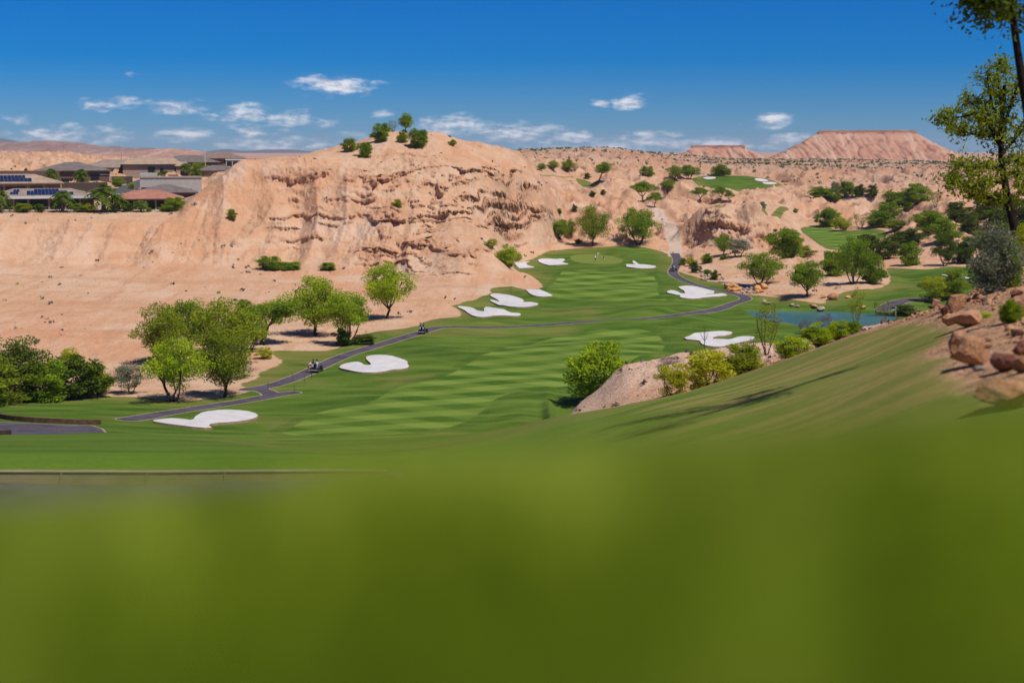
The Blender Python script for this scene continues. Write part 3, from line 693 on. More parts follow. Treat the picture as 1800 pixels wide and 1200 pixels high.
def ridge_patch(name, r, sil, depth_f, depth_b, mat, base_z=-25.0, nu=360, nv=90, amp=.12, seed=0, gul=0.3, wl=1.0):
    """a range whose crest runs at distance r; sil = crest in photo pixels"""
    sil = np.array(sil, float)
    px = np.linspace(sil[0, 0], sil[-1, 0], nu)
    py = pchip_eval(sil[:, 0], sil[:, 1], px)
    a, t = azt(px, py); crest = t * r
    v = np.linspace(-1, 1, nv)
    off = np.where(v < 0, v * depth_f, v * depth_b)
    rr = r + off[:, None] * np.ones(nu)[None, :]
    prof = np.where(v < 0, (1 + v) ** 1.15, (1 - v) ** 1.3)[:, None]
    x = rr * np.sin(a)[None, :]; y = rr * np.cos(a)[None, :]
    h = (crest[None, :] - base_z)
    L = np.mean(h) * wl
    g = 1 - np.abs(perlin(x / (L * 1.2), y / (L * 4), seed)) * 2
    nz = fbm(x / (L * 2.5), y / (L * 2.5), 5, seed + 5)
    edge = np.clip(4 * prof * (1.02 - prof), 0, 1)
    z = base_z + h * prof + h * edge * (amp * nz - gul * .3 * np.clip(g, 0, 1) ** 2)
    V = np.stack([x, y, z], -1).reshape(-1, 3)
    idx = np.arange(nu * nv).reshape(nv, nu)
    q = np.stack([idx[:-1, :-1], idx[:-1, 1:], idx[1:, 1:], idx[1:, :-1]], -1).reshape(-1, 4)
    tag(link(name, np_mesh(name, V, q, mat, True, {'cap': np.zeros(len(V))})), kind='structure')

def mesa_patch(name, r, xl, xr, ytop, xbl, xbr, ybase, depth, mat, seed=0, nu=420, nv=200, capf=.045):
    a0, _ = azt(xl, 270); a1, _ = azt(xr, 270); b0, _ = azt(xbl, 270); b1, _ = azt(xbr, 270)
    zt = float(azt((xl + xr) / 2, ytop)[1]) * r; zb = float(azt((xbl + xbr) / 2, ybase)[1]) * r - 6
    U0, U1, B0, B1 = [float(k) * r for k in (a0, a1, b0, b1)]
    ac = (U0 + U1) / 2
    u = np.linspace(B0 - 60, B1 + 60, nu); w = np.linspace(-depth, depth, nv)
    uu, ww = np.meshgrid(u, w)
    wob = 10 * fbm(uu / 60, ww / 60, 4, seed)
    tl = (U0 - uu) / (U0 - B0); tr = (uu - U1) / (B1 - U1); tw = (np.abs(ww) - depth * .45) / (depth * .5)
    s = np.maximum(np.maximum(tl, tr), tw) + wob * .0035
    g = 1 - np.abs(perlin((uu + ww * .4) / 13, (ww - uu * .2) / 60, seed + 3)) * 2
    prof = np.clip(1 - s, 0, 1) ** 1.22
    cap = (s < .02)
    z = zb + (zt - zb) * (prof * (1 - capf) + capf * (s < .03))
    mid = np.clip(s * 6, 0, 1) * np.clip((1 - s) * 4, 0, 1)
    z = z - mid * (3.2 * np.clip(g, 0, 1) ** 2) + mid * 2.5 * fbm(uu / 25, ww / 25, 4, seed + 9)
    z = np.where(s < .03, z + .8 * perlin(uu / 9, ww / 9, seed), z)
    rr = r + ww; az_ = uu / r
    V = np.stack([rr * np.sin(az_), rr * np.cos(az_), z], -1).reshape(-1, 3)
    idx = np.arange(nu * nv).reshape(nv, nu)
    q = np.stack([idx[:-1, :-1], idx[:-1, 1:], idx[1:, 1:], idx[1:, :-1]], -1).reshape(-1, 4)
    capa = ((s > -.02) & (s < .035)).astype(float).ravel()
    tag(link(name, np_mesh(name, V, q, mat, True, {'cap': capa})), kind='structure')

M_MESA = hill_material('mesa_rock', (.47, .265, .175), (.42, .20, .13), (.57, .39, .285), .3)
mesa_patch('mesa', 2300, 1440, 1602, 231.5, 1318, 1735, 285, 300, M_MESA, 3)
mesa_patch('mesa', 2100, 1216, 1308, 256, 1166, 1368, 282, 140, M_MESA, 8, capf=.10)
M_HILLA = hill_material('far_hill', (.40, .24, .18), (.34, .18, .14), (.52, .35, .26), .5, .006)
M_HILLB = hill_material('far_hill_dark', (.27, .17, .15), (.24, .14, .12), (.36, .25, .2), .6, .006)
M_MTN = hill_material('mountain', (.12, .10, .11), (.10, .09, .10), (.14, .12, .12), .3, .002)
ridge_patch('hills', 3200, [(-200, 256), (-60, 251), (40, 249), (80, 246.5), (130, 250), (190, 257), (260, 261), (340, 268), (430, 275)], 900, 700, M_HILLB, -22, seed=2, amp=.2)
ridge_patch('hills', 1900, [(60, 280), (150, 270), (240, 265), (300, 260.5), (325, 262), (370, 268), (430, 276), (480, 282)], 500, 350, M_HILLA, -20, seed=4, amp=.16)
ridge_patch('hills', 1300, [(-200, 268), (-60, 270), (60, 272), (150, 274), (240, 277), (330, 280)], 350, 250, M_HILLB, -16, seed=14, amp=.2)
ridge_patch('mountains', 11500, [(340, 270), (375, 264.5), (400, 262), (430, 265), (470, 263), (510, 262.5), (545, 266), (600, 271)], 1800, 1500, M_MTN, -60, seed=6, amp=.12)
ridge_patch('mountains', 12000, [(-200, 252), (-40, 246), (5, 243.5), (25, 247), (60, 255), (150, 262), (200, 256.5), (225, 260), (258, 259.5), (300, 266), (360, 272)], 1800, 1500, M_MTN, -60, seed=7, amp=.12)
ridge_patch('hills', 1900, [(1610, 284), (1660, 281), (1720, 280), (1800, 284), (1880, 282), (2000, 285)], 500, 350, M_MESA, -20, seed=21, amp=.1)

# ------------------------------------------------------------------ sky, sun, camera
W = NT('World', world=True); S.world = W.owner
sky = W.n('ShaderNodeTexSky', sky_type='NISHITA', sun_disc=False, sun_elevation=math.radians(SUN_EL), sun_rotation=math.radians(SUN_AZ), altitude=600.0, air_density=1.0, dust_density=.0, ozone_density=1.5)
gam = W.n('ShaderNodeGamma', {'Color': W.mix(1.0, sky.outputs[0], (.37, .60, 1.06), 'MULTIPLY'), 'Gamma': 1.2})
hsv = W.n('ShaderNodeHueSaturation', {'Saturation': 1.26, 'Value': .44, 'Color': gam.outputs[0]})
gen = W.n('ShaderNodeTexCoord').outputs['Generated']
sp = W.n('ShaderNodeSeparateXYZ', {0: gen})
U_ = W.math('MULTIPLY', W.math('ARCTAN2', sp.outputs[0], sp.outputs[1]), F)
V_ = W.math('MULTIPLY', W.math('ARCSINE', sp.outputs[2]), F)
uv = W.n('ShaderNodeCombineXYZ', {0: U_, 1: V_}).outputs[0]
CLOUDS = [(588, 152, 74, 17, 1.0), (568, 146, 36, 12, 1.0), (1108, 181, 29, 13, 1.0), (1055, 183, 16, 7, .7), (1354, 214, 38, 14, 1.0), (160, 184, 36, 11, .75), (300, 186, 80, 12, .72), (220, 172, 22, 9, .6), (225, 131, 12, 6, .4),
 (432, 203, 66, 17, .8), (505, 211, 54, 17, .85), (575, 217, 28, 9, .6), (440, 235, 46, 11, .6), (790, 220, 70, 17, .95), (905, 234, 110, 18, .95), (1000, 243, 70, 14, .85), (1145, 245, 56, 16, 1.0), (1262, 256, 90, 16, 1.0), (1390, 248, 44, 12, .8),
 (120, 240, 110, 17, .75), (28, 213, 36, 9, .5), (330, 236, 80, 13, .75), (480, 254, 110, 13, .8), (676, 199, 22, 6, .45), (620, 245, 60, 11, .5), (60, 262, 160, 9, .4), (1080, 258, 110, 12, .75), (730, 262, 120, 12, .6), (980, 262, 130, 11, .7)]
acc = None
for (cx, cy, hw, hh, op) in CLOUDS:
    a, tt = azt(cx, cy); cu, cv = float(a) * F, math.atan(float(tt)) * F
    d = W.vmath('SUBTRACT', uv, (cu, cv, 0.0)).outputs[0]
    d = W.vmath('MULTIPLY', d, (1 / hw, 1 / hh, 0.0)).outputs[0]
    ln = W.vmath('LENGTH', d).outputs['Value']
    e = W.math('MULTIPLY', W.math('SUBTRACT', 1.25, ln), op)
    acc = e if acc is None else W.math('MAXIMUM', acc, e)
nv = W.n('ShaderNodeMapping', {'Vector': uv, 'Scale': (1 / 54, 1 / 18, 1)}).outputs[0]
cn = W.noise(nv, 1.0, 7, .62)
cn2 = W.noise(W.vmath('ADD', nv, (.12, -.28, 0.0)).outputs[0], 1.0, 7, .62)
den = W.ss(W.math('ADD', acc, W.math('MULTIPLY', W.math('SUBTRACT', cn, .50), 3.0)), .05, 1.30)
lit = W.ss(W.math('SUBTRACT', cn, cn2), -.14, .10)
ccol = W.mix(lit, (.40, .45, .58), (.86, .86, .90))
sky_bg = W.n('ShaderNodeBackground', {'Color': hsv.outputs[0], 'Strength': .10})
cl_bg = W.n('ShaderNodeBackground', {'Color': ccol, 'Strength': .92})
mx = W.n('ShaderNodeMixShader', {0: W.math('MULTIPLY', W.math('MAXIMUM', den, 0.0), .92), 1: sky_bg.outputs[0], 2: cl_bg.outputs[0]})
W.out(mx.outputs[0])

sun = bpy.data.lights.new('sun', 'SUN'); sun.energy = 4.2; sun.angle = math.radians(.53); sun.color = (1.0, .95, .87)
so = bpy.data.objects.new('sun', sun); COL.objects.link(so)
sd = Vector((math.sin(math.radians(SUN_AZ)) * math.cos(math.radians(SUN_EL)), math.cos(math.radians(SUN_AZ)) * math.cos(math.radians(SUN_EL)), math.sin(math.radians(SUN_EL))))
so.rotation_euler = sd.to_track_quat('Z', 'Y').to_euler(); so.location = (60, -40, 90)

cam = bpy.data.cameras.new('camera'); cam.lens = 50; cam.sensor_width = 36; cam.clip_start = .05; cam.clip_end = 40000
co = bpy.data.objects.new('camera', cam); COL.objects.link(co)
co.location = (0, 0, 0); co.rotation_euler = (math.radians(90) - PITCH, 0, 0)
cam.dof.use_dof = True; cam.dof.focus_distance = 95; cam.dof.aperture_fstop = 1.3
S.camera = co
S.view_settings.view_transform = 'Standard'; S.view_settings.look = 'None'; S.view_settings.exposure = .16; S.view_settings.gamma = 1
S.render.engine = 'CYCLES'
S.cycles.use_denoising = True; S.cycles.max_bounces = 5; S.cycles.transparent_max_bounces = 4
S.cycles.diffuse_bounces = 3; S.cycles.volume_bounces = 0
# ------------------------------------------------------------------ plants
def leaf_material(name, lo, hi, trans=.35):
    t = NT(name); tone = t.attr('tone')
    oi = t.n('ShaderNodeObjectInfo').outputs['Random']
    k = t.math('ADD', t.math('MULTIPLY', tone, .75), t.math('MULTIPLY', oi, .25))
    c = t.mix(k, lo, hi)
    d = t.n('ShaderNodeBsdfDiffuse', {'Color': c, 'Roughness': .6})
    tr = t.n('ShaderNodeBsdfTranslucent', {'Color': c})
    return t.out(t.n('ShaderNodeMixShader', {0: trans, 1: d.outputs[0], 2: tr.outputs[0]}).outputs[0])

LM = {
 'bright': leaf_material('leaf_bright', (0.230, 0.345, 0.014), (0.529, 0.620, 0.028)),
 'green':  leaf_material('leaf_green', (0.127, 0.218, 0.014), (0.322, 0.437, 0.025)),
 'olive':  leaf_material('leaf_olive', (0.155, 0.207, 0.014), (0.380, 0.443, 0.029)),
 'dark':   leaf_material('leaf_dark', (0.056, 0.100, 0.013), (0.163, 0.219, 0.022), .25),
 'yellow': leaf_material('leaf_yellow', (0.310, 0.345, 0.016), (0.620, 0.620, 0.034)),
 'sage':   leaf_material('leaf_sage', (0.137, 0.158, 0.089), (0.315, 0.336, 0.210), .2),
 'palm':   leaf_material('leaf_palm', (0.065, 0.117, 0.013), (0.182, 0.234, 0.033)),
 'twig':   leaf_material('dry_twigs', (.16, .12, .10), (.30, .25, .22), .05),
}
M_BARK = plain('bark', (.075, .050, .035), .95, .05, .3, 6.0)
M_BARKD = plain('dark_bark', (.026, .019, .015), .95, .05, .3, 6.0)
M_BARKL = plain('pale_bark', (.17, .125, .09), .95, .05, .3, 6.0)

class Tubes:
    def __init__(s): s.V = []; s.F = []; s.n = 0
    def add(s, pts, rad, k=6):
        pts = np.asarray(pts, float); m = len(pts); rad = np.broadcast_to(np.asarray(rad, float), (m,)) if np.ndim(rad) == 0 else np.asarray(rad, float)
        tg = np.gradient(pts, axis=0); tg /= np.linalg.norm(tg, axis=1)[:, None] + 1e-9
        ref = np.array([0, 0, 1.0]) if abs(tg[0, 2]) < .9 else np.array([1.0, 0, 0])
        a = np.cross(tg, ref); a /= np.linalg.norm(a, axis=1)[:, None] + 1e-9; b = np.cross(tg, a)
        th = np.linspace(0, 2 * np.pi, k, endpoint=False)
        ring = pts[:, None, :] + rad[:, None, None] * (np.cos(th)[None, :, None] * a[:, None, :] + np.sin(th)[None, :, None] * b[:, None, :])
        s.V.append(ring.reshape(-1, 3))
        i = np.arange(m - 1)[:, None] * k + np.arange(k)[None, :]; j = np.arange(m - 1)[:, None] * k + (np.arange(k)[None, :] + 1) % k
        s.F.append(np.stack([i, j, j + k, i + k], -1).reshape(-1, 4) + s.n); s.n += m * k
    def mesh(s, name, mat):
        return np_mesh(name, np.vstack(s.V), np.vstack(s.F), mat, True)

def leaves_mesh(name, C, tone, size, mat, rng, aspect=.5, droop=.0, up=None):
    """one rhombic leaf spray per centre"""
    n = len(C)
    ax = rng.normal(size=(n, 3)); 
    if up is not None: ax = ax * .55 + up
    ax[:, 2] -= droop
    ax /= np.linalg.norm(ax, axis=1)[:, None] + 1e-9
    nb = rng.normal(size=(n, 3)); b = np.cross(ax, nb); b /= np.linalg.norm(b, axis=1)[:, None] + 1e-9
    sz = size * rng.uniform(.6, 1.4, n)[:, None]
    V = np.stack([C - ax * sz * .5, C + b * sz * aspect * .5, C + ax * sz * .5, C - b * sz * aspect * .5], 1).reshape(-1, 3)
    Fq = np.arange(n * 4).reshape(n, 4)
    return np_mesh(name, V, Fq, mat, False, {'tone': np.repeat(tone, 4)})

def make_plant(seed, leaf, kind='round', n=6500, K=34, rc=.115, ls=.030, th=.22, stems=1, lean=(0, 0), zc=.64, rx=.43, rz=.34, bark=None, flat=1.0, tr=.022, droop=.25, gap=.0, aspect=.5):
    """unit plant: height 1, about 1 wide. Returns (wood mesh, leaf mesh)"""
    rng = np.random.default_rng(seed)
    cen = []
    tries = 0
    while len(cen) < K and tries < 6000:
        tries += 1
        p = rng.normal(size=3); p /= np.linalg.norm(p); p *= rng.uniform(.15, 1) ** (1 / 2.2)
        if kind == 'umbrella' and p[2] < -.25: continue
        if kind == 'bush' and p[2] < -.85: continue
        q = np.array([p[0] * rx, p[1] * rx, zc + p[2] * rz])
        if kind == 'bush': q[2] = max(q[2], .06)
        lump = .82 + .35 * math.sin(3 * math.atan2(p[1], p[0]) + seed) * (1 - abs(p[2]))
        q[:2] *= lump
        q[:2] += np.array(lean) * q[2]
        if all(np.linalg.norm((q - c) * [1, 1, 1.2]) > rc * .72 for c in cen): cen.append(q)
    cen = np.array(cen)
    T = Tubes()
    base = np.zeros(3)
    limbs = []
    ns = max(1, stems)
    for s_ in range(ns):
        ang = 2 * np.pi * s_ / ns + rng.uniform(-.4, .4)
        b0 = base + np.array([math.cos(ang), math.sin(ang), 0]) * (.02 if ns > 1 else 0)
        fork = np.array([lean[0] * th, lean[1] * th, th]) + (np.array([math.cos(ang), math.sin(ang), 0]) * .10 if ns > 1 else rng.normal(size=3) * [.02, .02, 0])
        r0 = tr * (1 if ns == 1 else .62)
        tt = np.linspace(0, 1, 5)[:, None]
        pts = b0 + (fork - b0) * tt + rng.normal(size=(5, 3)) * [.008, .008, 0]
        pts[0] = b0 - [0, 0, .04]
        T.add(pts, np.linspace(r0 * 1.25, r0 * .85, 5), 7)
        nl = 4 if ns == 1 else 2
        for l in range(nl):
            a2 = ang + 2 * np.pi * l / nl + rng.uniform(-.5, .5) if ns == 1 else ang + rng.uniform(-.9, .9)
            tip = np.array([math.cos(a2) * rx * .6, math.sin(a2) * rx * .6, zc + rng.uniform(-.05, .5) * rz]); tip[:2] += np.array(lean) * tip[2]
            midp = (fork + tip) / 2 + np.array([math.cos(a2), math.sin(a2), 0]) * .05
            q = np.linspace(0, 1, 6)[:, None]
            pts = (1 - q) ** 2 * fork + 2 * q * (1 - q) * midp + q ** 2 * tip + rng.normal(size=(6, 3)) * .006 * (q > 0)
            T.add(pts, np.linspace(r0 * .72, r0 * .25, 6), 6)
            limbs.append(pts)
    allp = np.vstack(limbs)
    for c in cen:
        d = np.linalg.norm(allp - c, axis=1) + .35 * np.maximum(0, allp[:, 2] - c[2])
        a = allp[np.argmin(d)]
        q = np.linspace(0, 1, 4)[:, None]
        pts = a + (c - a) * q; pts[1:3] += rng.normal(size=(2, 3)) * .018
        T.add(pts, np.linspace(tr * .24, tr * .09, 4), 4)
    w = rng.uniform(.55, 1.3, len(cen)); w /= w.sum()
    ci = rng.choice(len(cen), n, p=w)
    rad = rc * rng.uniform(.75, 1.25, len(cen))
    off = rng.normal(size=(n, 3)); off /= np.linalg.norm(off, axis=1)[:, None]; off *= (rng.uniform(0, 1, n) ** (1 / 2.6))[:, None] * rad[ci][:, None] * [1.15, 1.15, .8 * flat]
    C = cen[ci] + off
    tone = np.clip(rng.uniform(.15, .85, len(cen))[ci] + rng.normal(0, .14, n), 0, 1)
    if kind == 'bush': C[:, 2] = np.abs(C[:, 2])
    up = None
    if kind in ('bush', 'spray'):
        up = off / (rad[ci][:, None] + 1e-6) + np.array([0, 0, .5])
    return T.mesh('trunk', bark or M_BARK), leaves_mesh('crown', C, tone, ls, LM[leaf], rng, aspect, droop, up)

PROTO = {}
def proto(name, *variants):
    PROTO[name] = [make_plant(**v) for v in variants]
V3 = lambda seeds, **k: [dict(seed=s_, **k) for s_ in seeds]
proto('tree_bright', *V3((1, 2, 3), leaf='bright', n=11000, K=48, rc=.128, ls=.030, rx=.42, rz=.36, zc=.62, th=.2))
proto('tree_green', *V3((4, 5, 6), leaf='green', n=11000, K=48, rc=.128, ls=.030, rx=.42, rz=.36, zc=.62, th=.18))
proto('tree_olive', *V3((7, 8), leaf='olive', n=11000, K=50, rc=.128, ls=.030, rx=.43, rz=.37, zc=.60, th=.2))
proto('tree_multi', *V3((10, 11, 12), leaf='bright', n=10500, K=46, rc=.125, ls=.030, rx=.42, rz=.36, zc=.62, th=.16, stems=4))
proto('tree_multi_green', *V3((13, 14), leaf='green', n=11500, K=52, rc=.122, ls=.030, rx=.43, rz=.38, zc=.58, th=.14, stems=4))
proto('umbrella', *V3((15, 16), leaf='green', kind='umbrella', n=7000, K=36, ls=.034, rx=.44, rz=.34, zc=.58, th=.26))
proto('tree_dark', *V3((17, 18, 19), leaf='dark', n=8500, K=44, ls=.034, rx=.43, rz=.42, zc=.55, th=.12, stems=3))
proto('tree_lean', *V3((20, 21), leaf='green', n=5500, K=26, ls=.032, rx=.34, rz=.24, zc=.72, th=.42, lean=(.32, 0)))
proto('bush_bright', *V3((22, 23, 24), leaf='bright', kind='bush', n=9000, K=52, ls=.050, rx=.42, rz=.46, zc=.44, th=.05, stems=5, tr=.018, aspect=.35))
proto('bush_green', *V3((25, 26, 27), leaf='green', kind='bush', n=9000, K=54, ls=.050, rx=.42, rz=.46, zc=.44, th=.05, stems=5, tr=.018, aspect=.4))
proto('bush_dark', *V3((28, 29, 30), leaf='dark', kind='bush', n=6500, K=44, ls=.050, rx=.42, rz=.46, zc=.44, th=.05, stems=5, tr=.018))
proto('bush_yellow', *V3((31, 32), leaf='yellow', kind='bush', n=5000, K=34, ls=.055, rx=.42, rz=.46, zc=.44, th=.05, stems=5, tr=.018, aspect=.3))
proto('bush_olive', *V3((33, 34), leaf='olive', kind='bush', n=8500, K=52, ls=.052, rx=.42, rz=.46, zc=.44, th=.05, stems=5, tr=.018, aspect=.32))
proto('bush_sage', *V3((35, 36), leaf='sage', kind='bush', n=11000, K=60, rc=.13, ls=.042, rx=.42, rz=.46, zc=.44, th=.05, stems=5, tr=.018, aspect=.3))
proto('sparse', *V3((37, 38), leaf='olive', n=1500, K=40, ls=.030, rc=.10, rx=.42, rz=.40, zc=.58, th=.14, stems=3, tr=.02))
proto('tree_sage', *V3((39,), leaf='sage', n=6500, K=40, ls=.032, rx=.43, rz=.38, zc=.58, th=.15, stems=3))
proto('brush', *V3((40, 41), leaf='twig', kind='bush', n=3000, K=40, ls=.09, rx=.44, rz=.44, zc=.42, th=.04, stems=6, tr=.012, aspect=.05, bark=M_BARKL))
proto('dead', *V3((42,), leaf='twig', n=120, K=26, ls=.05, rx=.36, rz=.38, zc=.60, th=.32, tr=.022, aspect=.06))

SEQ = [0]
def plant(px, py, w, h, kind, label, cat='tree', name=None, group=None, rmin=140.0, r=None, rot=None):
    """w, h in photo pixels; the foot stands where that view ray meets the ground (or r metres out)"""
    p = azr(px, r, py) if r else pick(px, py, rmin)
    d = math.hypot(p[0], p[1]); s_ = d / F
    Wm, Hm = w * s_, h * s_
    SEQ[0] += 1
    v = PROTO[kind][SEQ[0] % len(PROTO[kind])]
    isb = kind.startswith('bush') or kind == 'brush'
    nm = name or ('shrub' if isb else 'tree')
    az0 = -math.atan2(p[0], p[1])
    Wm *= 1.34 if isb else 1.2; Hm *= 1.27 if isb else 1.03
    root = empty(nm, p - [0, 0, .03 * Hm], (az0 if kind == 'tree_lean' else SEQ[0] * 2.4) if rot is None else az0 + rot, (Wm, Wm, Hm))
    tag(root, label, cat, group)
    link('stem' if isb else 'trunk', v[0], root); link('foliage' if isb else 'crown', v[1], root)
    return root
